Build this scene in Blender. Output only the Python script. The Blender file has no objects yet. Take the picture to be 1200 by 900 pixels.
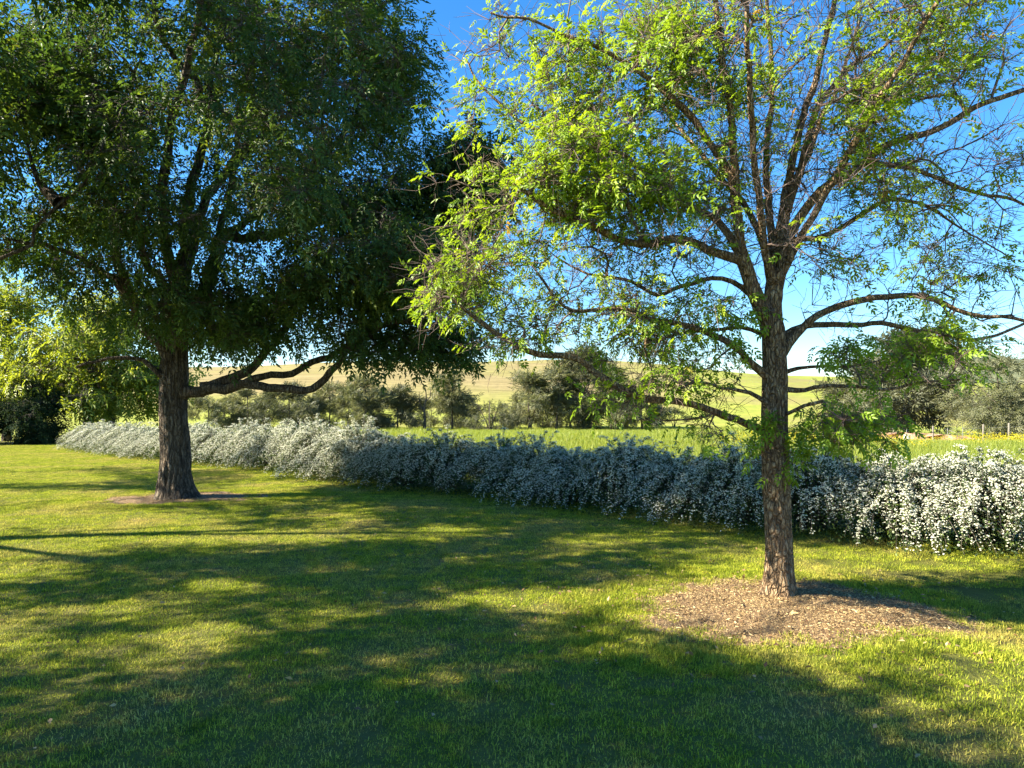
import bpy, math, random
import numpy as np
from mathutils import Vector, noise as mnoise

# ------------------------------------------------------------------ camera, sky, sun, exposure
SC = bpy.context.scene
COL = SC.collection
CAM_Z, FPX, HOR = 1.6, 830.0, 470.0
PITCH = math.atan((HOR - 450.0) / FPX)
cam_d = bpy.data.cameras.new('camera')
cam = bpy.data.objects.new('camera', cam_d); COL.objects.link(cam)
cam.location = (0, 0, CAM_Z); cam.rotation_euler = (math.pi / 2 + PITCH, 0, 0)
cam_d.sensor_width = 36; cam_d.lens = FPX / 1200 * 36
cam_d.clip_start = 0.05; cam_d.clip_end = 12000
SC.camera = cam

SUN_EL, SUN_BACK = math.radians(36), math.radians(-8)
SDIR = np.array([-math.cos(SUN_BACK) * math.cos(SUN_EL), math.sin(SUN_BACK) * math.cos(SUN_EL), math.sin(SUN_EL)])
world = bpy.data.worlds.new('World'); SC.world = world; world.use_nodes = True
wn = world.node_tree; wn.nodes.clear()
wo = wn.nodes.new('ShaderNodeOutputWorld'); wb = wn.nodes.new('ShaderNodeBackground')
ws = wn.nodes.new('ShaderNodeTexSky'); ws.sky_type = 'NISHITA'; ws.sun_disc = False
ws.sun_elevation = SUN_EL; ws.sun_rotation = math.radians(-90) + SUN_BACK
ws.altitude = 0; ws.air_density = 1.2; ws.dust_density = 0.0; ws.ozone_density = 8.0
hs = wn.nodes.new('ShaderNodeHueSaturation'); hs.inputs['Saturation'].default_value = 1.18
wb.inputs['Strength'].default_value = 0.066
wn.links.new(ws.outputs[0], hs.inputs['Color']); wn.links.new(hs.outputs[0], wb.inputs['Color']); wn.links.new(wb.outputs[0], wo.inputs['Surface'])

sun_d = bpy.data.lights.new('sun', 'SUN'); sun_d.energy = 5.0; sun_d.angle = math.radians(0.53); sun_d.color = (1.0, 0.905, 0.72)
sun = bpy.data.objects.new('sun', sun_d); COL.objects.link(sun); sun.location = (-30, 10, 30)
sun.rotation_euler = Vector(-SDIR).to_track_quat('-Z', 'Y').to_euler()

SC.view_settings.view_transform = 'Standard'; SC.view_settings.look = 'None'
SC.view_settings.gamma = 1.0; SC.view_settings.exposure = 2.15; SC.view_settings.use_curve_mapping = False
SC.render.engine = 'CYCLES'
SC.cycles.use_denoising = True
SC.cycles.max_bounces = 4; SC.cycles.diffuse_bounces = 3; SC.cycles.transmission_bounces = 3
SC.cycles.use_adaptive_sampling = True; SC.cycles.adaptive_threshold = 0.02
SC.cycles.sample_clamp_indirect = 6.0

rng = np.random.default_rng(7); random.seed(7)
PI = math.pi

# ------------------------------------------------------------------ geometry helpers
def nrm(v):
    v = np.asarray(v, float)
    return v / (np.linalg.norm(v, axis=-1, keepdims=True) + 1e-12)

CA, SA = math.cos(PITCH), math.sin(PITCH)
def px(x, y, Y):
    """a point at depth Y that the photograph shows at pixel x, y"""
    u = (x - 600.0) / FPX; v = (450.0 - y) / FPX
    dy = CA - v * SA; dz = SA + v * CA
    k = Y / dy
    return np.array([u * k, Y, CAM_Z + dz * k])
def gpx(x, y, z=0.0):
    """a point of the level ground"""
    u = (x - 600.0) / FPX; v = (450.0 - y) / FPX
    dy = CA - v * SA; dz = SA + v * CA
    k = (z - CAM_Z) / dz
    return np.array([u * k, dy * k, z])
def to_px(P):
    P = np.atleast_2d(P); d = P - np.array([0, 0, CAM_Z])
    f = d[:, 1] * CA + d[:, 2] * SA; up = -d[:, 1] * SA + d[:, 2] * CA
    f = np.where(np.abs(f) < 1e-3, 1e-3, f)
    return 600 + d[:, 0] / f * FPX, 450 - up / f * FPX, f

def ss(a, b, x):
    t = np.clip((np.asarray(x, float) - a) / (b - a), 0, 1)
    return t * t * (3 - 2 * t)

def mesh_np(name, V, polys, n, attrs=None, smooth=False):
    """polys: (m, n) index array of n-gons, or a list of (polys, n)"""
    me = bpy.data.meshes.new(name)
    V = np.ascontiguousarray(V, np.float32)
    if isinstance(polys, list): groups = polys
    else: groups = [(polys, n)]
    groups = [(np.asarray(p, np.int32).reshape(-1, k), k) for p, k in groups if len(p)]
    me.vertices.add(len(V)); me.vertices.foreach_set('co', V.ravel())
    nl = sum(p.size for p, k in groups); npoly = sum(len(p) for p, k in groups)
    me.loops.add(nl); me.polygons.add(npoly)
    me.loops.foreach_set('vertex_index', np.concatenate([p.ravel() for p, k in groups]))
    tot = np.concatenate([np.full(len(p), k, np.int32) for p, k in groups])
    st = np.concatenate([[0], np.cumsum(tot)[:-1]]).astype(np.int32)
    me.polygons.foreach_set('loop_start', st)
    if smooth: me.polygons.foreach_set('use_smooth', np.ones(npoly, bool))
    for an, av in (attrs or {}).items():
        a = me.attributes.new(an, 'FLOAT', 'POINT'); a.data.foreach_set('value', np.asarray(av, np.float32))
    me.update(calc_edges=True); me.validate()
    return me

def obj(name, me, mat, parent=None, kind=None, label=None, category=None, group=None):
    o = bpy.data.objects.new(name, me); COL.objects.link(o)
    if me is not None and mat is not None: me.materials.append(mat)
    if parent is not None: o.parent = parent
    if kind: o['kind'] = kind
    if label: o['label'] = label
    if category: o['category'] = category
    if group: o['group'] = group
    return o

def thing(name, label, category, loc, group=None):
    o = bpy.data.objects.new(name, None); COL.objects.link(o); o.location = loc
    o.empty_display_size = 0.2
    o['label'] = label; o['category'] = category
    if group: o['group'] = group
    return o

class Buf:
    """collects quads / triangles into one mesh"""
    def __init__(s): s.V = []; s.T = []; s.Q = []; s.A = []; s.n = 0
    def add(s, V, T=None, Q=None, a=0.0):
        V = np.asarray(V, float)
        if T is not None and len(T): s.T.append(np.asarray(T) + s.n)
        if Q is not None and len(Q): s.Q.append(np.asarray(Q) + s.n)
        s.V.append(V); s.A.append(np.broadcast_to(np.asarray(a, float), (len(V),))); s.n += len(V)
    def mesh(s, name, origin=(0, 0, 0), smooth=False):
        if not s.V: return None
        V = np.concatenate(s.V) - np.asarray(origin, float)
        g = []
        if s.T: g.append((np.concatenate(s.T), 3))
        if s.Q: g.append((np.concatenate(s.Q), 4))
        return mesh_np(name, V, g, 0, {'rnd': np.concatenate(s.A)}, smooth)

def tube(buf, P, R, sides, a=0.0, cap=True, shape=None):
    """a tapering tube along P; shape(ring index, angle array, points) may modulate the radius"""
    P = np.asarray(P, float); R = np.asarray(R, float); m = len(P)
    if m < 2: return
    T = np.gradient(P, axis=0); T = nrm(T)
    ref = np.array([1.0, 0, 0]) if abs(T[0][0]) < 0.8 else np.array([0, 1.0, 0])
    N = np.zeros_like(P); n = ref - T[0] * np.dot(ref, T[0]); N[0] = n / np.linalg.norm(n)
    for i in range(1, m):
        n = N[i - 1] - T[i] * np.dot(N[i - 1], T[i]); N[i] = n / (np.linalg.norm(n) + 1e-9)
    B = np.cross(T, N)
    ang = np.arange(sides) / sides * 2 * PI
    ring = (N[:, None, :] * np.cos(ang)[None, :, None] + B[:, None, :] * np.sin(ang)[None, :, None])
    rr = np.repeat(R[:, None], sides, 1)
    if shape is not None: rr = rr * shape(P, ang, ring)
    V = (P[:, None, :] + ring * rr[:, :, None]).reshape(-1, 3)
    i = np.arange(m - 1)[:, None] * sides; j = np.arange(sides)[None, :]; j2 = (j + 1) % sides
    Q = np.stack([i + j, i + j2, i + sides + j2, i + sides + j], -1).reshape(-1, 4)
    Tt = []
    if cap:
        V = np.vstack([V, P[-1] + T[-1] * R[-1] * 0.7]); k = (m - 1) * sides
        Tt = [(k + q, k + (q + 1) % sides, len(V) - 1) for q in range(sides)]
    buf.add(V, Tt, Q, a)

def prisms(buf, A, B, r0, r1, bend=0.0, sides=3, a=0.0):
    """many thin straight (slightly bent) twigs at once"""
    A = np.asarray(A, float); B = np.asarray(B, float); n = len(A)
    if n == 0: return
    D = nrm(B - A); L = np.linalg.norm(B - A, axis=1)
    ref = np.where(np.abs(D[:, 2:3]) < 0.8, np.array([[0, 0, 1.0]]), np.array([[1.0, 0, 0]]))
    N = nrm(np.cross(D, ref)); C = np.cross(D, N)
    M = (A + B) / 2 + rng.normal(0, 1, (n, 3)) * (L * bend)[:, None]
    ang = np.arange(sides) / sides * 2 * PI
    ring = N[:, None] * np.cos(ang)[None, :, None] + C[:, None] * np.sin(ang)[None, :, None]
    r0 = np.broadcast_to(r0, (n,)); r1 = np.broadcast_to(r1, (n,))
    V = np.stack([A[:, None] + ring * r0[:, None, None], M[:, None] + ring * ((r0 + r1) / 2)[:, None, None], B[:, None] + ring * r1[:, None, None]], 1)
    V = V.reshape(n, -1, 3); k = 3 * sides
    q = []
    for s in range(2):
        for j in range(sides):
            j2 = (j + 1) % sides
            q.append((s * sides + j, s * sides + j2, (s + 1) * sides + j2, (s + 1) * sides + j))
    Q = (np.array(q)[None] + (np.arange(n) * k)[:, None, None]).reshape(-1, 4)
    buf.add(V.reshape(-1, 3), None, Q, a)

def frames(D, up, roll=0.5):
    """rotation matrices whose y axis is D and whose z axis leans to up"""
    D = nrm(D); n = len(D)
    U = np.broadcast_to(np.asarray(up, float), (n, 3)) + rng.normal(0, roll, (n, 3))
    X = nrm(np.cross(D, U)); Z = np.cross(X, D)
    return np.stack([X, D, Z], -1)

def stamp(buf, tv, tt, P, R, S, rnd):
    """copies of a triangle template at P with rotations R and sizes S"""
    tv = np.asarray(tv, float); tt = np.asarray(tt); n = len(P)
    if n == 0: return
    V = np.einsum('nij,kj->nki', R, tv) * np.asarray(S)[:, None, None] + np.asarray(P)[:, None, :]
    T = (tt[None] + (np.arange(n) * len(tv))[:, None, None]).reshape(-1, 3)
    buf.add(V.reshape(-1, 3), T, None, np.repeat(rnd, len(tv)))

def leaf_template(n_pairs, length, lw, ll, droop, rich=True, seed=0):
    """a compound leaf: leaflets in pairs along a stalk, plus one at the end"""
    r = np.random.default_rng(seed); V = []; T = []
    def leaflet(base, ang, l, w, dz):
        d = np.array([math.sin(ang), math.cos(ang), dz]); d /= np.linalg.norm(d)
        s = np.array([d[1], -d[0], 0.0]); s /= np.linalg.norm(s)
        up = np.array([0, 0, 1.0]); k = len(V); f = 0.35 * w
        if rich:
            V.extend([base, base + d * l * 0.35 + s * w * 0.5 + up * f, base + d * l * 0.35 - s * w * 0.5 + up * f, base + d * l * 0.7 + s * w * 0.36 + up * f * .4 + np.array([0, 0, -.08 * l]),
                      base + d * l * 0.7 - s * w * 0.36 + up * f * .4 + np.array([0, 0, -.08 * l]), base + d * l + np.array([0, 0, -.22 * l]), base + d * l * 0.5])
            for t in ((0, 1, 6), (0, 6, 2), (1, 3, 6), (2, 6, 4), (3, 5, 6), (6, 5, 4)): T.append([k + q for q in t])
        else:
            V.extend([base, base + d * l * 0.45 + s * w * 0.5 + up * f, base + d * l * 0.45 - s * w * 0.5 + up * f, base + d * l + np.array([0, 0, -.15 * l])])
            T.extend([[k, k + 1, k + 3], [k, k + 3, k + 2]])
    for i in range(n_pairs):
        t = (i + 0.7) / n_pairs
        b = np.array([0, length * t, -droop * length * t * t])
        for s in (-1, 1):
            leaflet(b, s * (1.05 - .25 * t + r.normal(0, .12)), ll * r.uniform(.8, 1.15), lw * r.uniform(.85, 1.15), -0.25 + r.normal(0, .15))
    leaflet(np.array([0, length, -droop * length]), r.normal(0, .1), ll * 1.1, lw, -0.4)
    return np.array(V), np.array(T)

def resample(P, step):
    """Catmull-Rom through P"""
    P = np.asarray(P, float)
    if len(P) == 2: Q = np.vstack([P[0] * 2 - P[1], P, P[1] * 2 - P[0]])
    else: Q = np.vstack([2 * P[0] - P[1], P, 2 * P[-1] - P[-2]])
    out = []; par = []
    for i in range(1, len(Q) - 2):
        a, b, c, d = Q[i - 1], Q[i], Q[i + 1], Q[i + 2]
        n = max(1, int(round(np.linalg.norm(c - b) / step)))
        for k in range(n):
            t = k / n
            out.append(0.5 * ((2 * b) + (c - a) * t + (2 * a - 5 * b + 4 * c - d) * t * t + (3 * b - a - 3 * c + d) * t ** 3)); par.append(i - 1 + t)
    out.append(P[-1]); par.append(len(P) - 1)
    return np.array(out), np.array(par)

# ------------------------------------------------------------------ materials
def new_mat(name):
    m = bpy.data.materials.new(name); m.use_nodes = True
    nt = m.node_tree; nt.nodes.clear()
    out = nt.nodes.new('ShaderNodeOutputMaterial')
    return m, nt, out
def N(nt, t, **kw):
    n = nt.nodes.new(t)
    for k, v in kw.items():
        if k in n.inputs.keys(): n.inputs[k].default_value = v
        else: setattr(n, k, v)
    return n
def ramp(nt, stops, fac):
    r = nt.nodes.new('ShaderNodeValToRGB'); e = r.color_ramp.elements
    while len(e) < len(stops): e.new(0.5)
    for i, (p, c) in enumerate(stops): e[i].position = p; e[i].color = (*c, 1)
    nt.links.new(fac, r.inputs['Fac']); return r.outputs['Color']
def noise_fac(nt, vec, scale, detail=4, rough=0.55, dist=0.0):
    n = N(nt, 'ShaderNodeTexNoise'); n.inputs['Scale'].default_value = scale; n.inputs['Detail'].default_value = detail
    n.inputs['Roughness'].default_value = rough; n.inputs['Distortion'].default_value = dist
    if vec is not None: nt.links.new(vec, n.inputs['Vector'])
    return n.outputs['Fac']
def mixc(nt, fac, a, b, mode='MIX'):
    m = nt.nodes.new('ShaderNodeMix'); m.data_type = 'RGBA'; m.blend_type = mode
    for s, v in ((m.inputs[0], fac), (m.inputs[6], a), (m.inputs[7], b)):
        if hasattr(v, 'is_linked') or hasattr(v, 'links'): nt.links.new(v, s)
        else: s.default_value = v if isinstance(v, (int, float)) else (*v, 1)
    return m.outputs[2]

def leaf_mat(name, stops, trans=0.4, tcol=(1.25, 1.15, 0.5), rough=0.45, spec=0.35):
    m, nt, out = new_mat(name)
    at = N(nt, 'ShaderNodeAttribute', attribute_name='rnd')
    col = ramp(nt, stops, at.outputs['Fac'])
    p = N(nt, 'ShaderNodeBsdfPrincipled'); p.inputs['Roughness'].default_value = rough; p.inputs['Specular IOR Level'].default_value = spec
    t = N(nt, 'ShaderNodeBsdfTranslucent')
    nt.links.new(col, p.inputs['Base Color'])
    tc = mixc(nt, 1.0, col, tcol, 'MULTIPLY'); nt.links.new(tc, t.inputs['Color'])
    mx = N(nt, 'ShaderNodeMixShader'); mx.inputs[0].default_value = trans
    nt.links.new(p.outputs[0], mx.inputs[1]); nt.links.new(t.outputs[0], mx.inputs[2]); nt.links.new(mx.outputs[0], out.inputs['Surface'])
    return m

def bark_mat(name, cols, vscale=(14, 14, 2.2), bump=0.6, plates=1.0):
    m, nt, out = new_mat(name)
    tc = N(nt, 'ShaderNodeNewGeometry')
    mp = N(nt, 'ShaderNodeMapping'); mp.inputs['Scale'].default_value = vscale; nt.links.new(tc.outputs['Position'], mp.inputs['Vector'])
    f1 = noise_fac(nt, mp.outputs[0], 1.0, 6, 0.65, 0.6)
    f2 = noise_fac(nt, tc.outputs['Position'], 3.5, 4)
    f3 = noise_fac(nt, tc.outputs['Position'], 70, 3, 0.7)
    c = ramp(nt, cols, f1)
    c = mixc(nt, mixc(nt, 0.5, f2, f2), c, mixc(nt, 1.0, c, (1.5, 1.42, 1.25), 'MULTIPLY'))
    c = mixc(nt, 0.35, c, ramp(nt, [(0.3, cols[0][1]), (0.7, cols[-1][1])], f3))
    wv = N(nt, 'ShaderNodeVectorMath', operation='MULTIPLY_ADD'); nz = N(nt, 'ShaderNodeTexNoise'); nz.inputs['Scale'].default_value = 9; nt.links.new(tc.outputs['Position'], nz.inputs['Vector'])
    nt.links.new(nz.outputs['Color'], wv.inputs[0]); wv.inputs[1].default_value = (1.6, 1.6, 1.6); nt.links.new(mp.outputs[0], wv.inputs[2])
    vo = N(nt, 'ShaderNodeTexVoronoi', feature='DISTANCE_TO_EDGE'); vo.inputs['Scale'].default_value = plates; nt.links.new(wv.outputs[0], vo.inputs['Vector'])
    crack = N(nt, 'ShaderNodeMapRange'); nt.links.new(vo.outputs['Distance'], crack.inputs[0]); crack.inputs[1].default_value = 0.0; crack.inputs[2].default_value = .22
    c = mixc(nt, crack.outputs[0], mixc(nt, 1.0, c, (.42, .38, .36), 'MULTIPLY'), c)
    p = N(nt, 'ShaderNodeBsdfPrincipled'); p.inputs['Roughness'].default_value = 0.9; p.inputs['Specular IOR Level'].default_value = 0.15
    nt.links.new(c, p.inputs['Base Color'])
    b = N(nt, 'ShaderNodeBump'); b.inputs['Strength'].default_value = bump; b.inputs['Distance'].default_value = 0.06
    ad = N(nt, 'ShaderNodeMath', operation='ADD'); nt.links.new(f1, ad.inputs[0]); ml = N(nt, 'ShaderNodeMath', operation='MULTIPLY'); ml.inputs[1].default_value = 0.3
    nt.links.new(f3, ml.inputs[0]); nt.links.new(ml.outputs[0], ad.inputs[1]); a3 = N(nt, 'ShaderNodeMath', operation='MULTIPLY_ADD'); nt.links.new(crack.outputs[0], a3.inputs[0]); a3.inputs[1].default_value = .55; nt.links.new(ad.outputs[0], a3.inputs[2]); nt.links.new(a3.outputs[0], b.inputs['Height']); nt.links.new(b.outputs[0], p.inputs['Normal'])
    nt.links.new(p.outputs[0], out.inputs['Surface'])
    return m

def plain_mat(name, col, rough=0.7, var=0.25, scale=8, metal=0.0):
    m, nt, out = new_mat(name)
    g = N(nt, 'ShaderNodeNewGeometry'); f = noise_fac(nt, g.outputs['Position'], scale, 4)
    lo = tuple(c * (1 - var) for c in col); hi = tuple(min(1, c * (1 + var)) for c in col)
    c = ramp(nt, [(0.3, lo), (0.7, hi)], f)
    p = N(nt, 'ShaderNodeBsdfPrincipled'); p.inputs['Roughness'].default_value = rough; p.inputs['Metallic'].default_value = metal
    nt.links.new(c, p.inputs['Base Color']); nt.links.new(p.outputs[0], out.inputs['Surface'])
    return m

M_LEAF_L = leaf_mat('leaf_dark', [(0, (.038, .085, .024)), (.5, (.062, .122, .028)), (.85, (.105, .17, .032)), (1, (.17, .21, .035))], 0.45, rough=0.5, spec=0.3)
M_LEAF_R = leaf_mat('leaf_fresh', [(0, (.13, .23, .018)), (.4, (.21, .33, .024)), (.8, (.275, .40, .03)), (.97, (.35, .43, .045)), (1, (.32, .19, .05))], 0.5, rough=0.42, spec=0.4)
M_LEAF_M = leaf_mat('leaf_mid', [(0, (.13, .19, .024)), (.5, (.21, .27, .032)), (1, (.29, .33, .045))], 0.5)
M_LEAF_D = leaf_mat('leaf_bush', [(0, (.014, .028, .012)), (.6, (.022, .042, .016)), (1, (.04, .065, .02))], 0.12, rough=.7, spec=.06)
M_LEAF_F = leaf_mat('leaf_olive', [(0, (.10, .112, .058)), (.5, (.15, .16, .082)), (1, (.21, .21, .11))], 0.35, tcol=(1.1, 1.1, .7))
M_LEAF_FD = leaf_mat('leaf_olive_dark', [(0, (.055, .064, .035)), (.5, (.085, .095, .05)), (1, (.13, .135, .07))], 0.3, tcol=(1.1, 1.1, .7))
M_LEAF_FG = leaf_mat('leaf_far_green', [(0, (.055, .085, .02)), (.5, (.085, .12, .03)), (1, (.13, .16, .04))], 0.3)
M_BARK_L = bark_mat('bark_furrowed', [(0.36, (.04, .032, .025)), (.5, (.13, .105, .082)), (.64, (.26, .22, .175))], (22, 22, 3.0), 1.0, 1.0)
M_BARK_R = bark_mat('bark_flaky', [(0.36, (.10, .06, .034)), (.5, (.37, .25, .145)), (.64, (.60, .46, .30))], (30, 30, 9.0), 1.0, 1.3)
M_BARK_F = bark_mat('bark_far', [(0.3, (.06, .052, .045)), (.7, (.14, .12, .10))], (3, 3, 1), 0.3)
M_TWIG_R = plain_mat('twig_reddish', (.13, .09, .072), 0.85, 0.35, 12)
M_TWIG_L = plain_mat('twig_dark', (.085, .066, .05), 0.85, 0.35, 12)
M_FLOWER = leaf_mat('blossom_white', [(0, (.36, .38, .25)), (.3, (.58, .59, .45)), (1, (.80, .79, .67))], 0.25, tcol=(1, 1, .9), rough=0.7, spec=0.1)
M_SHRUBLEAF = leaf_mat('shrub_leaf', [(0, (.03, .055, .02)), (.6, (.065, .11, .03)), (1, (.15, .20, .045))], 0.35)

# ------------------------------------------------------------------ the ground
def gh(x, y):
    """height of the open country"""
    x = np.asarray(x, float); y = np.asarray(y, float)
    h = -2.4 * ss(26, 95, y)
    q = x / np.maximum(y, 1.0)
    h = h - 0.75 * ss(.35, .6, q) * ss(16, 50, y)
    H = 19.5 - 4.5 * ss(0.05, .45, q) - 3.0 * ss(.5, .8, q)
    h = h + H * (ss(112, 300, y) * .75 + .25 * ss(108, 190, y))
    h = h + 1.2 * np.sin(x * .021 + 1.3) * ss(120, 260, y) + .5 * np.sin(x * .06 + y * .02) * ss(100, 180, y)
    h = h + .10 * np.sin(x * .35 + .6) * np.sin(y * .27) * ss(16, 40, y)
    h = h - 26 * ss(330, 900, y)
    return h
HEDGE_PX = [(1330, 672), (1200, 655), (1080, 648), (890, 630), (650, 598), (480, 580), (380, 568), (270, 550), (190, 543), (100, 530), (72, 524)]
HF = np.array([gpx(*p) for p in HEDGE_PX])          # the hedge's front foot
HF_C, _ = resample(HF, 0.3)
def hedge_side(P):
    """> 0 on the lawn side: signed distance to the foot of the hedge"""
    P = np.atleast_2d(P)[:, :2]; best = np.full(len(P), 1e9); sgn = np.zeros(len(P))
    F = np.vstack([HF[0] + (HF[0] - HF[1]) * 8, HF, HF[-1] + np.array([-30, 10., 0])])[:, :2]
    for a, b in zip(F[:-1], F[1:]):
        d = b - a; t = np.clip(((P - a) @ d) / (d @ d), 0, 1); c = a + t[:, None] * d
        dist = np.linalg.norm(P - c, axis=1); cr = d[0] * (P[:, 1] - a[1]) - d[1] * (P[:, 0] - a[0])
        m = dist < best; best = np.where(m, dist, best); sgn = np.where(m, np.sign(cr), sgn)
    return best * sgn
TREE_R = gpx(913, 703); TREE_L = gpx(207, 585)
# which side of the hedge is the lawn?
SIDE = 1.0 if hedge_side(np.array([[0, 3, 0]]))[0] > 0 else -1.0
def lawn_d(P): return hedge_side(P) * SIDE

def mulch_r(ang):
    return 1.0 + .10 * np.sin(2 * ang + .5) + .07 * np.sin(3 * ang + 2) + .04 * np.sin(7 * ang) + .03 * np.sin(11 * ang + 1)
MC = np.array([TREE_R[0] + .06, TREE_R[1] - .28]); MRX, MRY = 1.20, .84
ML = np.array([TREE_L[0] + .05, TREE_L[1] + .05]); MLX, MLY = 1.25, .75
def in_mulch(P, k=1.0):
    P = np.atleast_2d(P); r = []
    for c, rx, ry in ((MC, MRX, MRY), (ML, MLX, MLY)):
        d = (P[:, :2] - c) / np.array([rx, ry]); a = np.arctan2(d[:, 1], d[:, 0]); r.append(np.linalg.norm(d, axis=1) / mulch_r(a))
    return np.minimum(*r) < k
def lawn_h(x, y):
    x = np.asarray(x, float); y = np.asarray(y, float)
    return .012 * np.sin(x * 1.3 + .4) * np.sin(y * 1.1) + .02 * np.sin(x * .37 + y * .21) - .20 * ss(2.4, 4.2, x) * ss(8, 5, y)

# ground sheet out to the horizon
def grid(xs, ys, f):
    X, Y = np.meshgrid(xs, ys); V = np.stack([X, Y, f(X, Y)], -1).reshape(-1, 3)
    nx, ny = len(xs), len(ys)
    i = np.arange(ny - 1)[:, None] * nx; j = np.arange(nx - 1)[None]
    Q = np.stack([i + j, i + j + 1, i + nx + j + 1, i + nx + j], -1).reshape(-1, 4)
    return V, Q
def field_mat():
    m, nt, out = new_mat('paddock')
    g = N(nt, 'ShaderNodeNewGeometry'); P = g.outputs['Position']
    sp = N(nt, 'ShaderNodeSeparateXYZ'); nt.links.new(P, sp.inputs[0])
    n1 = noise_fac(nt, P, .035, 5, .6); n2 = noise_fac(nt, P, .35, 5, .6); n3 = noise_fac(nt, P, 2.5, 4, .7)
    mp = N(nt, 'ShaderNodeMapping'); mp.inputs['Scale'].default_value = (.06, .5, .9); nt.links.new(P, mp.inputs['Vector'])
    n4 = noise_fac(nt, mp.outputs[0], 1.0, 5, .65, .4)
    green = ramp(nt, [(.3, (.10, .15, .02)), (.5, (.18, .225, .03)), (.7, (.28, .29, .05))], n2)
    green = mixc(nt, mixc(nt, .5, n3, n4), green, (.24, .245, .06))
    green = mixc(nt, ramp(nt, [(.5, (0, 0, 0)), (.62, (.6, .6, .6))], n1), green, (.21, .165, .08))
    dry = ramp(nt, [(.34, (.14, .115, .055)), (.5, (.245, .20, .097)), (.66, (.37, .30, .15))], n4)
    dry = mixc(nt, mixc(nt, .5, n3, n2), dry, (.17, .14, .062))
    # dry grass on the slope, green on the flat and to the right
    mr = N(nt, 'ShaderNodeMapRange'); nt.links.new(sp.outputs['Z'], mr.inputs[0])
    mr.inputs[1].default_value = -1.5; mr.inputs[2].default_value = 4.0
    mx = N(nt, 'ShaderNodeMapRange'); nt.links.new(sp.outputs['X'], mx.inputs[0]); mx.inputs[1].default_value = 25; mx.inputs[2].default_value = 70
    mx.inputs[3].default_value = 1.0; mx.inputs[4].default_value = 0.12
    mu = N(nt, 'ShaderNodeMath', operation='MULTIPLY'); nt.links.new(mr.outputs[0], mu.inputs[0]); nt.links.new(mx.outputs[0], mu.inputs[1])
    ad = N(nt, 'ShaderNodeMath', operation='MULTIPLY_ADD'); nt.links.new(n1, ad.inputs[0]); ad.inputs[1].default_value = 1.5; ad.inputs[2].default_value = -.85
    a2 = N(nt, 'ShaderNodeMath', operation='ADD', use_clamp=True); nt.links.new(mu.outputs[0], a2.inputs[0]); nt.links.new(ad.outputs[0], a2.inputs[1])
    c = mixc(nt, a2.outputs[0], green, dry)
    p = N(nt, 'ShaderNodeBsdfPrincipled'); p.inputs['Roughness'].default_value = 1.0; p.inputs['Specular IOR Level'].default_value = 0.05
    nt.links.new(c, p.inputs['Base Color'])
    b = N(nt, 'ShaderNodeBump'); b.inputs['Strength'].default_value = .8; b.inputs['Distance'].default_value = .4
    nt.links.new(n2, b.inputs['Height']); nt.links.new(b.outputs[0], p.inputs['Normal'])
    nt.links.new(p.outputs[0], out.inputs['Surface']); return m
def axis(lo, hi, near, n):
    t = np.linspace(-1, 1, n); s = np.sinh(t * 5) / math.sinh(5)
    return np.where(s < 0, -s * lo, s * hi) + near
ys = np.concatenate([np.linspace(-60, -4, 10)[:-1], np.linspace(-4, 40, 50)[:-1], np.linspace(40, 120, 60)[:-1], np.linspace(120, 340, 80)[:-1], np.linspace(340, 9000, 50)])
xs = np.concatenate([-np.geomspace(9000, 62, 40), np.linspace(-60, 60, 81), np.geomspace(62, 9000, 40)])
def ground_z(x, y):
    s = lawn_d(np.stack([np.ravel(x), np.ravel(y)], 1)).reshape(np.shape(x))
    return gh(x, y) - .06 - .4 * ss(-3.4, -1.8, s) * (np.abs(x) < 58)
V, Q = grid(xs, ys, ground_z)
obj('ground', mesh_np('ground', V, Q, 4, smooth=True), field_mat(), kind='structure')

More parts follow.
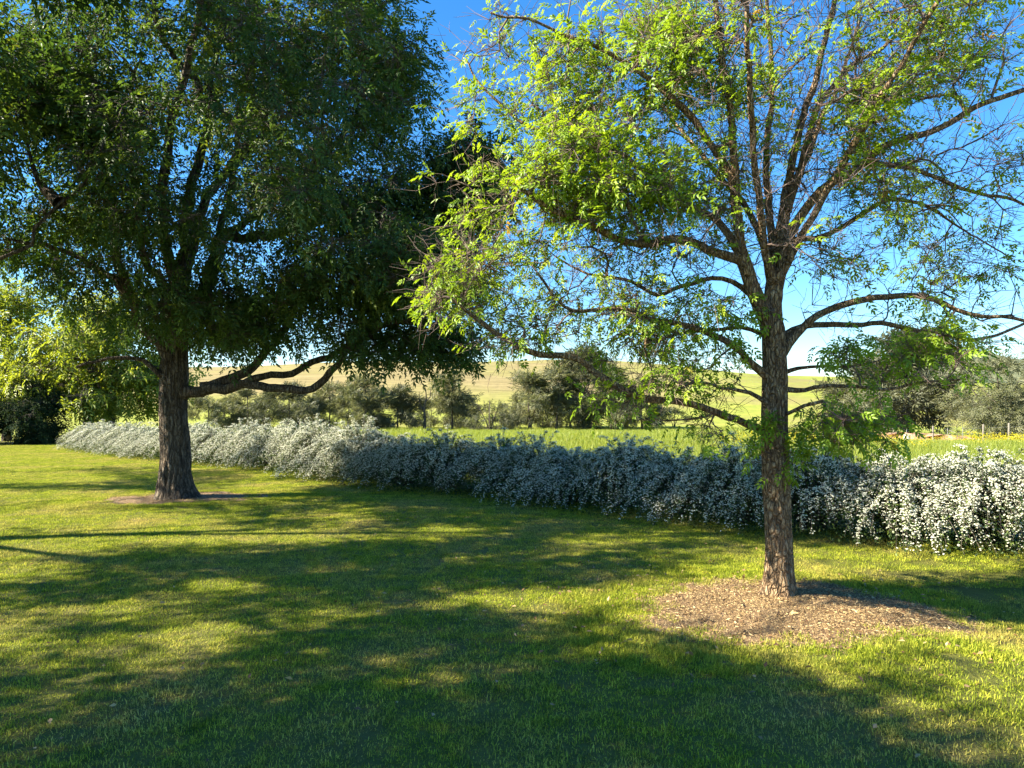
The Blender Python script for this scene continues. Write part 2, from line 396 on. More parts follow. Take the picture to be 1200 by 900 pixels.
# the mown lawn
def lawn_mat(name, blades):
    m, nt, out = new_mat(name)
    g = N(nt, 'ShaderNodeNewGeometry'); P = g.outputs['Position']
    n1 = noise_fac(nt, P, .9, 5, .6, .5); n2 = noise_fac(nt, P, 5.0, 4, .65); n3 = noise_fac(nt, P, 38, 3, .7)
    gcol = ramp(nt, [(.25, (.15, .20, .02)), (.5, (.285, .335, .036)), (.75, (.43, .435, .055))], n2)
    dry = ramp(nt, [(.3, (.36, .285, .09)), (.7, (.56, .44, .18))], n3)
    f = N(nt, 'ShaderNodeMapRange'); nt.links.new(n1, f.inputs[0]); f.inputs[1].default_value = .46; f.inputs[2].default_value = .72; f.inputs[4].default_value = .75
    c = mixc(nt, f.outputs[0], gcol, dry)
    p = N(nt, 'ShaderNodeBsdfPrincipled'); p.inputs['Roughness'].default_value = .7; p.inputs['Specular IOR Level'].default_value = .08
    if blades:
        at = N(nt, 'ShaderNodeAttribute', attribute_name='rnd')
        c = mixc(nt, 1.0, c, ramp(nt, [(0, (.35, .42, .4)), (.35, (.85, .9, .8)), (.7, (1.3, 1.25, 1.1)), (1, (2.1, 1.8, 1.9))], at.outputs['Fac']), 'MULTIPLY')
        t = N(nt, 'ShaderNodeBsdfTranslucent'); nt.links.new(c, t.inputs['Color']); nt.links.new(c, p.inputs['Base Color'])
        mx = N(nt, 'ShaderNodeMixShader'); mx.inputs[0].default_value = .42
        nt.links.new(p.outputs[0], mx.inputs[1]); nt.links.new(t.outputs[0], mx.inputs[2]); nt.links.new(mx.outputs[0], out.inputs['Surface'])
    else:
        c = mixc(nt, .75, c, (.05, .042, .02)); nt.links.new(c, p.inputs['Base Color'])
        b = N(nt, 'ShaderNodeBump'); b.inputs['Strength'].default_value = 1.0; b.inputs['Distance'].default_value = .03
        nt.links.new(n3, b.inputs['Height']); nt.links.new(b.outputs[0], p.inputs['Normal']); nt.links.new(p.outputs[0], out.inputs['Surface'])
    return m
V, Q = grid(np.arange(-40, 16, .4), np.arange(-8, 34, .4), lawn_h)
cen = V[Q].mean(1); Q = Q[lawn_d(cen) > -2.3]
used, inv = np.unique(Q, return_inverse=True)
obj('lawn', mesh_np('lawn', V[used], inv.reshape(-1, 4), 4, smooth=True), lawn_mat('lawn_turf', False), kind='structure')

# ------------------------------------------------------------------ scattering by geometry nodes
def scatter(name, P, rotz, scl, sources, label, category=None, tilt=None):
    me = bpy.data.meshes.new(name); me.vertices.add(len(P)); me.vertices.foreach_set('co', np.asarray(P, np.float32).ravel())
    a = me.attributes.new('rot', 'FLOAT_VECTOR', 'POINT'); rv = np.zeros((len(P), 3), np.float32); rv[:, 2] = rotz
    if tilt is not None: rv[:, :2] = tilt
    a.data.foreach_set('vector', rv.ravel())
    a = me.attributes.new('scl', 'FLOAT', 'POINT'); a.data.foreach_set('value', np.asarray(scl, np.float32))
    a = me.attributes.new('var', 'INT', 'POINT'); a.data.foreach_set('value', rng.integers(0, len(sources), len(P)).astype(np.int32))
    me.update()
    o = bpy.data.objects.new(name, me); COL.objects.link(o); o['kind'] = 'stuff'; o['label'] = label
    if category: o['category'] = category
    ng = bpy.data.node_groups.new(name + '_scatter', 'GeometryNodeTree')
    ng.interface.new_socket('Geometry', in_out='INPUT', socket_type='NodeSocketGeometry'); ng.interface.new_socket('Geometry', in_out='OUTPUT', socket_type='NodeSocketGeometry')
    gi = ng.nodes.new('NodeGroupInput'); go = ng.nodes.new('NodeGroupOutput'); ip = ng.nodes.new('GeometryNodeInstanceOnPoints'); jn = ng.nodes.new('GeometryNodeJoinGeometry')
    for s in reversed(sources):
        oi = ng.nodes.new('GeometryNodeObjectInfo'); oi.inputs['Object'].default_value = s; oi.inputs['As Instance'].default_value = True
        ng.links.new(oi.outputs['Geometry'], jn.inputs[0])
    def att(nm, dt):
        n = ng.nodes.new('GeometryNodeInputNamedAttribute'); n.data_type = dt; n.inputs['Name'].default_value = nm; return n.outputs[0]
    er = ng.nodes.new('FunctionNodeEulerToRotation'); ng.links.new(att('rot', 'FLOAT_VECTOR'), er.inputs[0])
    ng.links.new(gi.outputs[0], ip.inputs['Points']); ng.links.new(jn.outputs[0], ip.inputs['Instance']); ip.inputs['Pick Instance'].default_value = True
    ng.links.new(att('var', 'INT'), ip.inputs['Instance Index']); ng.links.new(er.outputs[0], ip.inputs['Rotation']); ng.links.new(att('scl', 'FLOAT'), ip.inputs['Scale'])
    ng.links.new(ip.outputs[0], go.inputs[0])
    md = o.modifiers.new('scatter', 'NODES'); md.node_group = ng
    return o

def blade_tile(name, n, size, lmin, lmax, w, mat, lean=0.9, flat_frac=0.25, seed=0):
    r = np.random.default_rng(seed)
    B = np.stack([r.uniform(-size / 2, size / 2, n), r.uniform(-size / 2, size / 2, n), np.full(n, -.004)], 1)
    # tufts: blades gather round seeds
    c = B[r.integers(0, max(1, n // 12), n)]; B = np.where(r.random((n, 1)) < .55, c + r.normal(0, .018, (n, 3)) * [1, 1, 0], B)
    L = r.uniform(lmin, lmax, n); az = r.uniform(0, 2 * PI, n); le = np.abs(r.normal(0, lean, n)).clip(0, 1.35)
    le = np.where(r.random(n) < flat_frac, r.uniform(1.1, 1.5, n), le)
    d = np.stack([np.cos(az) * np.sin(le * .6), np.sin(az) * np.sin(le * .6), np.cos(le * .6)], 1); d2 = np.stack([np.cos(az) * np.sin(le), np.sin(az) * np.sin(le), np.cos(le)], 1)
    s = np.stack([-np.sin(az), np.cos(az), np.zeros(n)], 1); tw = r.normal(0, .5, (n, 1)); s = nrm(s + tw * np.array([[0, 0, 1.0]]))
    w = w * r.uniform(.7, 1.3, n)[:, None]; L = L[:, None]
    m = B + d * L * .55; t = m + d2 * L * .45
    V = np.stack([B - s * w / 2, B + s * w / 2, m - s * w * .4, m + s * w * .4, t], 1).reshape(-1, 3)
    k = np.arange(n) * 5
    T = np.concatenate([np.stack([k, k + 1, k + 3], 1), np.stack([k, k + 3, k + 2], 1), np.stack([k + 2, k + 3, k + 4], 1)])
    rn = np.repeat(r.random(n), 5)
    me = mesh_np(name, V, T, 3, {'rnd': rn}); me.materials.append(mat)
    return bpy.data.objects.new(name, me)

M_GRASS = lawn_mat('grass_blade', True)
tiles = [blade_tile('grass_tile', 2000, .5, .010, .032, .0040, M_GRASS, seed=k) for k in range(5)]
gx, gy = np.meshgrid(np.arange(-24, 9, .42), np.arange(1.2, 32, .42))
gp = np.stack([gx.ravel(), gy.ravel(), np.zeros(gx.size)], 1); gp[:, :2] += rng.uniform(-.06, .06, (len(gp), 2))
keep = (lawn_d(gp) > -1.0) & (np.abs(gp[:, 0]) < gp[:, 1] * .76 + 2.2)
keep &= ~in_mulch(gp, 1.4)
fx, fy = np.meshgrid(np.arange(-9, 5, .105), np.arange(3.2, 14, .105)); fp = np.stack([fx.ravel(), fy.ravel(), np.zeros(fx.size)], 1); fp[:, :2] += rng.uniform(-.05, .05, (len(fp), 2))
fp = fp[in_mulch(fp, 1.62)]; wob = np.array([mnoise.noise(Vector((a * 3.5, b * 3.5, 0))) for a, b in fp[:, :2]])[:, None]
inn = in_mulch(MC[None] * 0 + fp[:, :2], 1.0); fp = fp[np.where(inn, (wob[:, 0] > .12) & ~in_mulch(fp, .80) | ((rng.random(len(fp)) < .035) & ~in_mulch(fp, .5)), rng.random(len(fp)) < .96)]
fp[:, 2] = lawn_h(fp[:, 0], fp[:, 1]) + .004
small = [blade_tile('grass_tuft', 190, .14, .014, .042, .0037, M_GRASS, seed=40 + k) for k in range(4)]
scatter('lawn_grass', fp, rng.uniform(0, 6.28, len(fp)), rng.uniform(.8, 1.25, len(fp)), small, 'ragged grass creeping over the edges of the mulch rings')
gp = gp[keep]; gp[:, 2] = lawn_h(gp[:, 0], gp[:, 1])
scatter('lawn_grass', gp, rng.integers(0, 4, len(gp)) * PI / 2 + rng.normal(0, .2, len(gp)), rng.uniform(.85, 1.2, len(gp)), tiles, 'short mown lawn grass with dry patches')

# ------------------------------------------------------------------ mulch beds
def mulch_mat():
    m, nt, out = new_mat('mulch')
    g = N(nt, 'ShaderNodeNewGeometry'); n1 = noise_fac(nt, g.outputs['Position'], 4, 5, .6); n2 = noise_fac(nt, g.outputs['Position'], 60, 3, .7)
    c = mixc(nt, n1, ramp(nt, [(.3, (.09, .05, .027)), (.7, (.24, .15, .075))], n2), (.27, .18, .09))
    p = N(nt, 'ShaderNodeBsdfPrincipled'); p.inputs['Roughness'].default_value = .95; nt.links.new(c, p.inputs['Base Color'])
    b = N(nt, 'ShaderNodeBump'); b.inputs['Distance'].default_value = .03; nt.links.new(n2, b.inputs['Height']); nt.links.new(b.outputs[0], p.inputs['Normal'])
    nt.links.new(p.outputs[0], out.inputs['Surface']); return m
M_MULCH = mulch_mat()
M_CHIP = leaf_mat('wood_chip', [(0, (.06, .033, .018)), (.4, (.18, .11, .052)), (.7, (.33, .23, .105)), (1, (.58, .44, .23))], 0.0, rough=.85, spec=.15)
def mulch_z(d, x, y): return lawn_h(x, y) + .006 + .022 * (1 - ss(.3, 1.0, d)) + .012 * np.sin(x * 7.1 + 1) * np.sin(y * 6.3) * ss(1.05, .8, d)
for (c, rx, ry, nchip, where) in ((MC, MRX, MRY, 42000, 'right'), (ML, MLX, MLY, 8000, 'left')):
    rr = np.linspace(0, 1.06, 16); aa = np.arange(64) / 64 * 2 * PI
    V = [[c[0], c[1], mulch_z(0, c[0], c[1])]]
    for r in rr[1:]:
        for a in aa:
            x = c[0] + math.cos(a) * rx * r * mulch_r(a); y = c[1] + math.sin(a) * ry * r * mulch_r(a); V.append([x, y, mulch_z(r, x, y)])
    T = [(0, 1 + k, 1 + (k + 1) % 64) for k in range(64)]; Q = []
    for i in range(14):
        for k in range(64):
            Q.append((1 + i * 64 + k, 1 + i * 64 + (k + 1) % 64, 1 + (i + 1) * 64 + (k + 1) % 64, 1 + (i + 1) * 64 + k))
    Q = [(a, d, e, b) for a, b, e, d in Q]
    obj('mulch_bed', mesh_np('mulch_bed', np.array(V), [(np.array(T), 3), (np.array(Q), 4)], 0, smooth=True), M_MULCH, kind='structure')
    ang = rng.uniform(0, 2 * PI, nchip); r = np.sqrt(rng.random(nchip)) * rng.normal(1.0, .11, nchip)
    x = c[0] + np.cos(ang) * rx * r * mulch_r(ang); y = c[1] + np.sin(ang) * ry * r * mulch_r(ang)
    P = np.stack([x, y, mulch_z(r.clip(0, 1.06), x, y) + rng.uniform(.002, .014, nchip)], 1)
    tv = np.array([[-.5, -.12, 0], [.5, -.09, 0], [.47, .1, 0], [-.46, .12, 0], [-.48, -.1, .09], [.45, -.07, .09], [.42, .08, .09], [-.44, .1, .09]])
    tt = np.array([[4, 5, 6], [4, 6, 7], [0, 1, 5], [0, 5, 4], [1, 2, 6], [1, 6, 5], [2, 3, 7], [2, 7, 6], [3, 0, 4], [3, 4, 7]])
    D = rng.normal(0, 1, (nchip, 3)); D[:, 2] *= .22; R = frames(D, (0, 0, 1), .3); R = R[:, :, [1, 0, 2]] * np.array([1, -1, 1])
    b = Buf(); stamp(b, tv, tt, P, R, rng.uniform(.005, .017, nchip) * (1 + 1.6 * (rng.random(nchip) < .04)), rng.random(nchip))
    obj('mulch_chips', b.mesh('mulch_chips'), M_CHIP, kind='stuff', label='straw coloured wood chips spread round the ' + where + ' tree')

# ------------------------------------------------------------------ tree builder
def nvec(q):
    return np.array([mnoise.noise(q + Vector((9.3, -1.5, 7.2))), mnoise.noise(q), mnoise.noise(q + Vector((-4.7, 6.1, -8.8)))])

class Tree:
    def __init__(s, base):
        s.base = np.array(base, float); s.pos = []; s.par = []; s.limb = []; s.fix = []; s.ok = []; s.paths = []
    def path(s, P, r0, r1, parent, limb, step, ok0=0.0, power=1.0, kink=0.0):
        P, t = resample(P, step); t = t / t[-1]; idx = []
        if kink:
            for i in range(1, len(P) - 1):
                q = Vector(P[i] * 3.1 + limb * 7.3); P[i] = P[i] + nvec(q) * kink * .055 + nvec(q * 3.3) * kink * .022
        for i, p in enumerate(P):
            s.pos.append(p); s.par.append(parent if i == 0 else len(s.pos) - 2); s.limb.append(limb)
            s.fix.append(r0 + (r1 - r0) * t[i] ** power); s.ok.append(t[i] >= ok0); idx.append(len(s.pos) - 1)
        s.paths.append((limb, idx)); return idx
    def near(s, p):
        return int(np.argmin(np.linalg.norm(np.array(s.pos) - p, axis=1)))
    def grow(s, targets, step=.3, droop=.1, wob=.05, rtip=.004, back=.7, maxr=99):
        P0 = np.array(s.pos); n0 = len(P0)
        cap = n0 + len(targets) * 14 + 100
        P = np.zeros((cap, 3)); P[:n0] = P0; D = np.zeros((cap, 3)); OK = np.zeros(cap, bool); OK[:n0] = s.ok
        for i in range(n0):
            p = s.par[i]; D[i] = nrm(P0[i] - P0[p]) if p >= 0 else (0, 0, 1)
        okp = P0[np.array(s.ok)]
        dd = np.array([np.min(np.linalg.norm(okp - t, axis=1)) for t in targets])
        n = n0; tips = []; first = len(s.pos)
        for ti in np.argsort(dd):
            t = targets[ti]; v = t - P[:n]; d = np.linalg.norm(v, axis=1) + 1e-6
            c = d * (1 + back * (1 - np.einsum('ij,ij->i', D[:n], v) / d) * .5); c[~OK[:n]] = 1e9
            k = int(np.argmin(c)); L = d[k]
            if L > maxr: continue
            if L < .04: tips.append((k, t)); continue
            m = max(2, int(round(L / step))); dirv = v[k] / L
            c1 = P[k] + (D[k] * .55 + dirv * .45) * L * .38 + np.array([0, 0, .06 * L]); c2 = t - (dirv - np.array([0, 0, droop])) * L * .3
            q = k
            for j in range(1, m + 1):
                u = j / m; pt = (1 - u) ** 3 * P[k] + 3 * (1 - u) ** 2 * u * c1 + 3 * (1 - u) * u * u * c2 + u ** 3 * t
                if j < m: pt = pt + rng.normal(0, wob * L * .3, 3)
                P[n] = pt; D[n] = nrm(pt - P[q]); OK[n] = True
                s.pos.append(pt); s.par.append(q); s.limb.append(s.limb[k]); s.fix.append(0.0); s.ok.append(True); q = n; n += 1
            tips.append((q, t))
        # radii
        N_ = len(s.pos); w = np.zeros(N_); 
        for k, t in tips: w[k] += 1
        par = np.array(s.par)
        for i in range(N_ - 1, -1, -1):
            if par[i] >= 0: w[par[i]] += max(w[i], .3)
        s.rad = np.maximum(np.array(s.fix), rtip * np.maximum(w, .5) ** .48)
        for i in range(N_):
            if par[i] >= 0 and i >= first: s.rad[i] = min(s.rad[i], s.rad[par[i]] * .92)
        s.w = w; s.tips = tips; s.first = first
        return tips
    def twig_chains(s):
        """polylines of all grown (not traced) branches, by limb"""
        ch = {}
        for i in range(s.first, len(s.pos)):
            ch.setdefault(s.par[i], []).append(i)
        out = []
        stack = [(p, c) for p in list(ch) if p < s.first for c in ch[p]]
        while stack:
            p, c = stack.pop(); chain = [p, c]
            while c in ch:
                kids = sorted(ch[c], key=lambda q: -s.w[q]); 
                for q in kids[1:]: stack.append((c, q))
                c = kids[0]; chain.append(c)
            out.append(chain)
        return out

def bark_shape(seed, ridges, amp, flare=None):
    def f(P, ang, ring):
        out = np.ones(ring.shape[:2])
        for i in range(ring.shape[0]):
            for j in range(ring.shape[1]):
                d = ring[i, j]; p = Vector((d[0] * ridges + seed, d[1] * ridges, P[i][2] * 1.1 + d[2] * ridges))
                n = mnoise.noise(p) + .5 * mnoise.noise(p * 2.3 + Vector((0, 0, P[i][2] * 2)))
                q = Vector((d[0] * 1.2 + seed * 2, d[1] * 1.2, P[i][2] * 1.3))
                out[i, j] = 1 + amp * (abs(n) * 2 - .6) + .07 * mnoise.noise(q)
                if flare is not None: out[i, j] += flare(P[i][2], math.atan2(d[1], d[0]))
        return out
    return f

def build_tree(T, root, mats, spray, opts):
    """limb and trunk meshes, twigs and foliage, all children of root"""
    bark, twigm, leafm = mats; O = T.base
    parts = {}
    for limb, idx in T.paths:
        b = Buf(); P = np.array([T.pos[i] for i in idx]); R = T.rad[idx]
        if T.par[idx[0]] >= 0 and limb != 0:
            R = R.copy(); k = min(len(R), 4); R[:k] *= np.linspace(1.25, 1, k)     # collar at the joint
        sd = opts.get('sides', 10) if limb else opts.get('trunk_sides', 24)
        shp = None
        if limb == 0: shp = opts.get('trunk_shape')
        elif opts.get('rough_limbs'): shp = bark_shape(limb * 3.7, 3, .11)
        tube(b, P, R, sd, 0.5, True, shp)
        if limb == -1: nm = 'stem'
        else: nm = 'trunk' if limb == 0 else 'limb'
        o = obj(nm, b.mesh(nm, O, True), bark, root); parts.setdefault(limb, o)
    tw = {}; lf = {}
    by = opts.get('by_limb', False)
    for c in T.twig_chains():
        L = T.limb[c[-1]] if by else 0
        P = np.array([T.pos[i] for i in c]); R = np.array([T.rad[i] for i in c]); R[0] = min(R[0], R[1] * 1.25)
        tube(tw.setdefault(L, Buf()), P, R, 6 if R[1] > .014 else 4 if R[1] > .006 else 3, rng.random())
    # sprays round the tips
    K = np.array([k for k, t in T.tips]); TP = np.array([T.pos[k] for k in K])
    ctr = np.array(opts.get('center', O + np.array([0, 0, 3])))
    n = opts['sprays']; reps = np.maximum(0, rng.poisson(n, len(K)))
    if 'leafy' in opts: reps = np.round(reps * np.array([opts['leafy'](p) for p in TP])).astype(int)
    ii = np.repeat(np.arange(len(K)), reps)
    outv = nrm(TP - ctr); sg = opts['sigma']
    off = rng.normal(0, 1, (len(ii), 3)) * np.array([1, 1, .62]) * sg
    SP = TP[ii] + off
    SP[:, 2] -= opts.get('hang', 0) * rng.random(len(ii)) ** 2
    if 'reject' in opts:
        k = ~opts['reject'](SP); SP = SP[k]; ii = ii[k]
    DIR = nrm(outv[ii] * .45 + nrm(SP - TP[ii]) * .5 + rng.normal(0, .45, (len(ii), 3)) + np.array([0, 0, -opts.get('droop', .35)]))
    limb = np.array([T.limb[K[i]] for i in ii]) if by else np.zeros(len(ii), int)
    clump = rng.random(len(K))[ii]
    for L in np.unique(limb):
        m = limb == L; k = int(m.sum())
        rnd = np.clip(clump[m] * .55 + rng.random(k) * .45 + rng.normal(0, .06, k), 0, .999)
        up = np.array([0, 0, 1.0]) * .7 + outv[ii[m]] * .3 + SDIR * opts.get('sunny', .5)
        sc = opts['size'] * rng.uniform(.65, 1.2, k)
        sel = rng.integers(0, len(spray), k); R = frames(DIR[m], up, opts.get('roll', .45))
        for q, (tv, tt) in enumerate(spray):
            e = sel == q; stamp(lf.setdefault(L, Buf()), tv, tt, SP[m][e], R[e], sc[e], rnd[e])
        if opts.get('twiglets', True):
            A = TP[ii[m]]; prisms(tw.setdefault(L, Buf()), A, SP[m], opts.get('tw_r', .0028), opts.get('tw_r', .0028) * .5, .08, 3, .5)
    bare = opts.get('bare', 0)
    if bare:
        bi = np.repeat(np.arange(len(K)), rng.poisson(bare, len(K)))
        D = nrm(outv[bi] * .5 + rng.normal(0, .6, (len(bi), 3)) + np.array([0, 0, .12])); Lb = rng.uniform(.12, .42, len(bi))[:, None]
        E = TP[bi] + D * Lb; lb = np.array([T.limb[K[i]] for i in bi]) if by else np.zeros(len(bi), int)
        for L in np.unique(lb):
            m = lb == L; prisms(tw.setdefault(L, Buf()), TP[bi][m], E[m], .003, .0012, .1, 3, .5)
            # side shoots
            f = rng.uniform(.3, .8, (int(m.sum()), 1)); S0 = TP[bi][m] * (1 - f) + E[m] * f
            prisms(tw[L], S0, S0 + nrm(D[m] + rng.normal(0, .7, S0.shape)) * rng.uniform(.06, .2, (len(S0), 1)), .002, .001, .1, 3, .5)
    for L in sorted(set(tw) | set(lf)):
        par = parts.get(L, root) if (by and L != 0) else root
        if L in tw and tw[L].V: obj('twigs', tw[L].mesh('twigs', O), twigm, par, kind='stuff')
        if L in lf and lf[L].V: obj('foliage', lf[L].mesh('foliage', O), leafm, par, kind='stuff')

def blob(px_, py_, Y, rx, ry, rY, n, shell=.45):
    """n points in an ellipsoid seen at a pixel, half sizes in pixels and metres"""
    c = px(px_, py_, Y); k = Y / FPX
    d = nrm(rng.normal(0, 1, (n, 3))); r = rng.random((n, 1)) ** shell
    return c + d * r * np.array([rx * k, rY, ry * k])

def traced(pts, Y0, dY, pw=1.0):
    """a limb traced in the photograph, leaving the depth Y0 by dY along its length"""
    n = len(pts); return np.array([px(x, y, Y0 + dY * (i / (n - 1)) ** pw) for i, (x, y) in enumerate(pts)])

SPRAY_R = [leaf_template(3, .11, .026, .062, .5, True, k) for k in range(4)]
SPRAY_L = [leaf_template(4, .20, .034, .085, .6, False, k) for k in range(4)]
SPRAY_F = [leaf_template(3, .7, .11, .5, .4, False, k) for k in range(4)]

# ------------------------------------------------------------------ right tree
def clumpy(P, scale, thr):
    return np.array([mnoise.noise(Vector(p) * scale) + .5 * mnoise.noise(Vector(p) * scale * 2.1) > thr + random.gauss(0, .08) for p in P])
def trunk_sun(P):
    """does the shadow of P meet the near trunk?"""
    t = (P[:, 0] - TREE_R[0]) / SDIR[0]; yh = P[:, 1] - SDIR[1] * t; zh = P[:, 2] - SDIR[2] * t
    return (np.abs(yh - TREE_R[1]) < .24) & (zh > -.1) & (zh < 1.7) & (P[:, 0] < TREE_R[0])
def right_tree():
    b = TREE_R.copy(); b[2] = .045; Y = b[1]
    root = thing('shade_tree', 'young flaky barked tree with fresh green leaves, in the wide mulch ring at right', 'tree', b)
    T = Tree(b)
    tr = [np.array([b[0], Y, -.08]), px(913, 660, Y), px(911, 600, Y), px(909, 540, Y), px(907, 480, Y), px(907, 430, Y), px(906, 385, Y), px(905, 350, Y), px(908, 315, Y)]
    def rad(t): return np.interp(t, [0, .1, .25, .5, .62, .75, 1], [.124, .108, .094, .088, .091, .085, .042])
    P, t = resample(tr, .05); idx = []
    for i, p in enumerate(P):
        p = p + np.array([.008 * math.sin(p[2] * 4), .01 * math.sin(p[2] * 3 + 1), 0])
        T.pos.append(p); T.par.append(i - 1); T.limb.append(0); T.fix.append(float(rad(t[i] / t[-1]))); T.ok.append(p[2] > 1.65); idx.append(i)
    T.paths.append((0, idx))
    limbs = [
        ([(906, 375), (908, 335), (913, 290), (917, 250), (926, 200), (943, 135), (962, 60), (985, -30), (1000, -110)], .0, .4, .07, .02),
        ([(898, 385), (884, 340), (870, 290), (861, 235), (858, 160), (846, 70), (836, -30), (820, -100)], .0, -.3, .066, .02),
        ([(905, 360), (905, 315), (903, 260), (897, 190), (905, 110), (900, 20), (890, -80)], .05, .5, .055, .018),
        ([(908, 372), (915, 325), (930, 265), (960, 225), (990, 205), (1040, 170), (1100, 150), (1153, 123), (1200, 107), (1280, 80)], .0, -.35, .062, .02),
        ([(925, 245), (945, 170), (960, 125), (1000, 75), (1040, 52), (1080, 10)], .05, .6, .045, .014),
        ([(910, 420), (932, 392), (967, 365), (1000, 350), (1040, 347), (1083, 347), (1120, 362), (1150, 370), (1190, 372), (1240, 385)], .0, -.5, .045, .014),
        ([(910, 405), (930, 386), (955, 380), (1000, 380), (1033, 378), (1077, 388), (1107, 391), (1140, 398), (1167, 392), (1205, 377), (1250, 360)], .02, .4, .036, .012),
        ([(908, 442), (930, 434), (960, 430), (1013, 427), (1050, 418)], .05, .5, .026, .009),
        ([(908, 455), (943, 455), (973, 452), (1033, 457), (1077, 448), (1125, 445)], -.03, -.5, .028, .009),
        ([(908, 490), (928, 482), (942, 474), (965, 470)], -.03, -.25, .022, .008),
        ([(903, 445), (885, 428), (860, 407), (833, 391), (800, 381), (760, 372), (733, 361), (673, 363), (647, 347), (630, 320)], -.02, -.55, .042, .011),
        ([(904, 400), (890, 391), (867, 384), (823, 387), (790, 392), (765, 397), (745, 392), (720, 398)], .03, .35, .026, .009),
        ([(902, 512), (885, 500), (850, 488), (830, 480), (800, 472), (740, 463), (707, 443), (673, 420), (633, 415), (593, 398), (560, 375), (530, 350)], -.04, -.35, .042, .011),
        ([(903, 480), (888, 467), (867, 456), (847, 453), (815, 448), (790, 460)], -.03, -.4, .026, .009),
        ([(895, 372), (880, 343), (860, 329), (833, 327), (800, 334), (770, 345), (740, 330), (690, 320), (650, 300)], .03, .5, .035, .010),
        ([(872, 300), (840, 260), (800, 235), (760, 205), (700, 165), (650, 155), (605, 138), (565, 100), (545, 68)], -.02, .3, .04, .009),
        ([(862, 215), (815, 145), (765, 95), (720, 65), (680, 48), (620, 22), (575, 15)], -.05, -.3, .036, .009),
        ([(875, 310), (830, 292), (790, 280), (740, 285), (690, 262), (640, 242), (602, 215)], -.03, -.55, .036, .009),
        ([(1010, 190), (1060, 196), (1095, 205), (1135, 225), (1180, 232), (1230, 250)], -.15, .3, .024, .008),
        ([(935, 285), (970, 275), (1010, 250), (1050, 235), (1090, 245), (1130, 270), (1180, 300)], .05, .9, .028, .008),
        ([(912, 300), (925, 240), (955, 160), (985, 90), (1010, 20)], .0, 1.5, .045, .014),
        ([(906, 320), (880, 250), (830, 190), (780, 130), (740, 60)], .02, 1.6, .042, .012),
        ([(905, 330), (890, 240), (880, 120), (870, -20), (850, -200)], -.05, -1.2, .045, .014),
        ([(910, 330), (960, 240), (1030, 120), (1100, 0), (1150, -120)], -.05, -1.1, .042, .014),
        ([(757, 393), (757, 410), (765, 430), (766, 455)], -.30, -.1, .012, .006),
        ([(840, 484), (815, 492), (790, 495), (765, 491), (740, 492)], -.1, -.15, .012, .005),
    ]
    for i, (pts, y0, dy, r0, r1) in enumerate(limbs):
        P = traced(pts, Y + y0, dy, 1.2); k = T.near(P[0]); P[0] = .5 * P[0] + .5 * T.pos[k]
        T.path(P, r0 * .86, r1 * .8, k, i + 1, .08, .12, .7, .45)
    tg = [
        blob(700, 185, Y - .35, 100, 62, .5, 95), blob(740, 215, Y - .5, 60, 45, .3, 30), blob(560, 325, Y - .35, 66, 50, .4, 95), blob(520, 350, Y - .35, 30, 36, .3, 20),
        blob(640, 100, Y + .1, 85, 60, .6, 55), blob(558, 105, Y + .2, 28, 55, .4, 15), blob(590, 20, Y, 40, 30, .4, 8), blob(760, 60, Y, 115, 65, .7, 70), blob(930, 40, Y, 130, 70, .9, 60),
        blob(1060, 50, Y - .3, 95, 75, .7, 85), blob(1020, 110, Y - .4, 60, 50, .4, 30), blob(1150, 40, Y, 70, 80, .7, 50), blob(1120, 250, Y + .5, 105, 85, .7, 60), blob(1050, 420, Y - .3, 82, 30, .4, 58), blob(1080, 405, Y - .3, 45, 25, .3, 22), blob(960, 495, Y - .1, 62, 25, .35, 30),
        blob(1010, 500, Y - .1, 50, 22, .3, 12), blob(810, 440, Y - .2, 85, 34, .5, 80), blob(720, 370, Y - .2, 95, 55, .5, 40), blob(640, 395, Y - .2, 70, 28, .4, 32), blob(735, 400, Y, 60, 30, .4, 22), blob(740, 285, Y, 120, 55, .7, 40),
        blob(870, 180, Y, 95, 95, .8, 50), blob(1150, 360, Y, 60, 50, .6, 26), blob(945, 300, Y - .3, 55, 50, .4, 16), blob(1000, 285, Y - .2, 50, 30, .3, 16), blob(720, 470, Y - .2, 50, 35, .3, 18), blob(840, 500, Y - .1, 45, 18, .25, 16), blob(830, 20, Y - .3, 60, 50, .5, 35),
        blob(880, -110, Y, 320, 75, 1.6, 130), blob(850, 150, Y + 1.5, 240, 140, .6, 60), blob(900, 20, Y - 1.2, 260, 70, .5, 40), blob(1290, 180, Y, 80, 160, 1.0, 60), blob(980, 190, Y, 90, 90, .7, 35),
        blob(905, 360, Y - .15, 28, 20, .2, 5), blob(800, 210, Y - .1, 300, 190, 1.0, 200), blob(1050, 220, Y, 170, 190, 1.0, 110), blob(720, 370, Y - .1, 210, 45, .6, 50), blob(660, 230, Y - .1, 120, 120, .6, 60),
    ]
    tg = np.concatenate(tg); tg = np.concatenate([tg[clumpy(tg, 1.5, -.25)], blob(760, 290, Y - .1, 240, 110, .8, 170), blob(980, 230, Y, 220, 190, .9, 220), blob(840, 100, Y, 280, 120, .9, 150)])
    x, y, _ = to_px(tg); tg = tg[~((np.abs(x - 908) < 42) & (y > 300) & (y < 560) & (tg[:, 1] < Y + .05))]
    T.grow(tg, .16, .12, .12, .0027, .8)
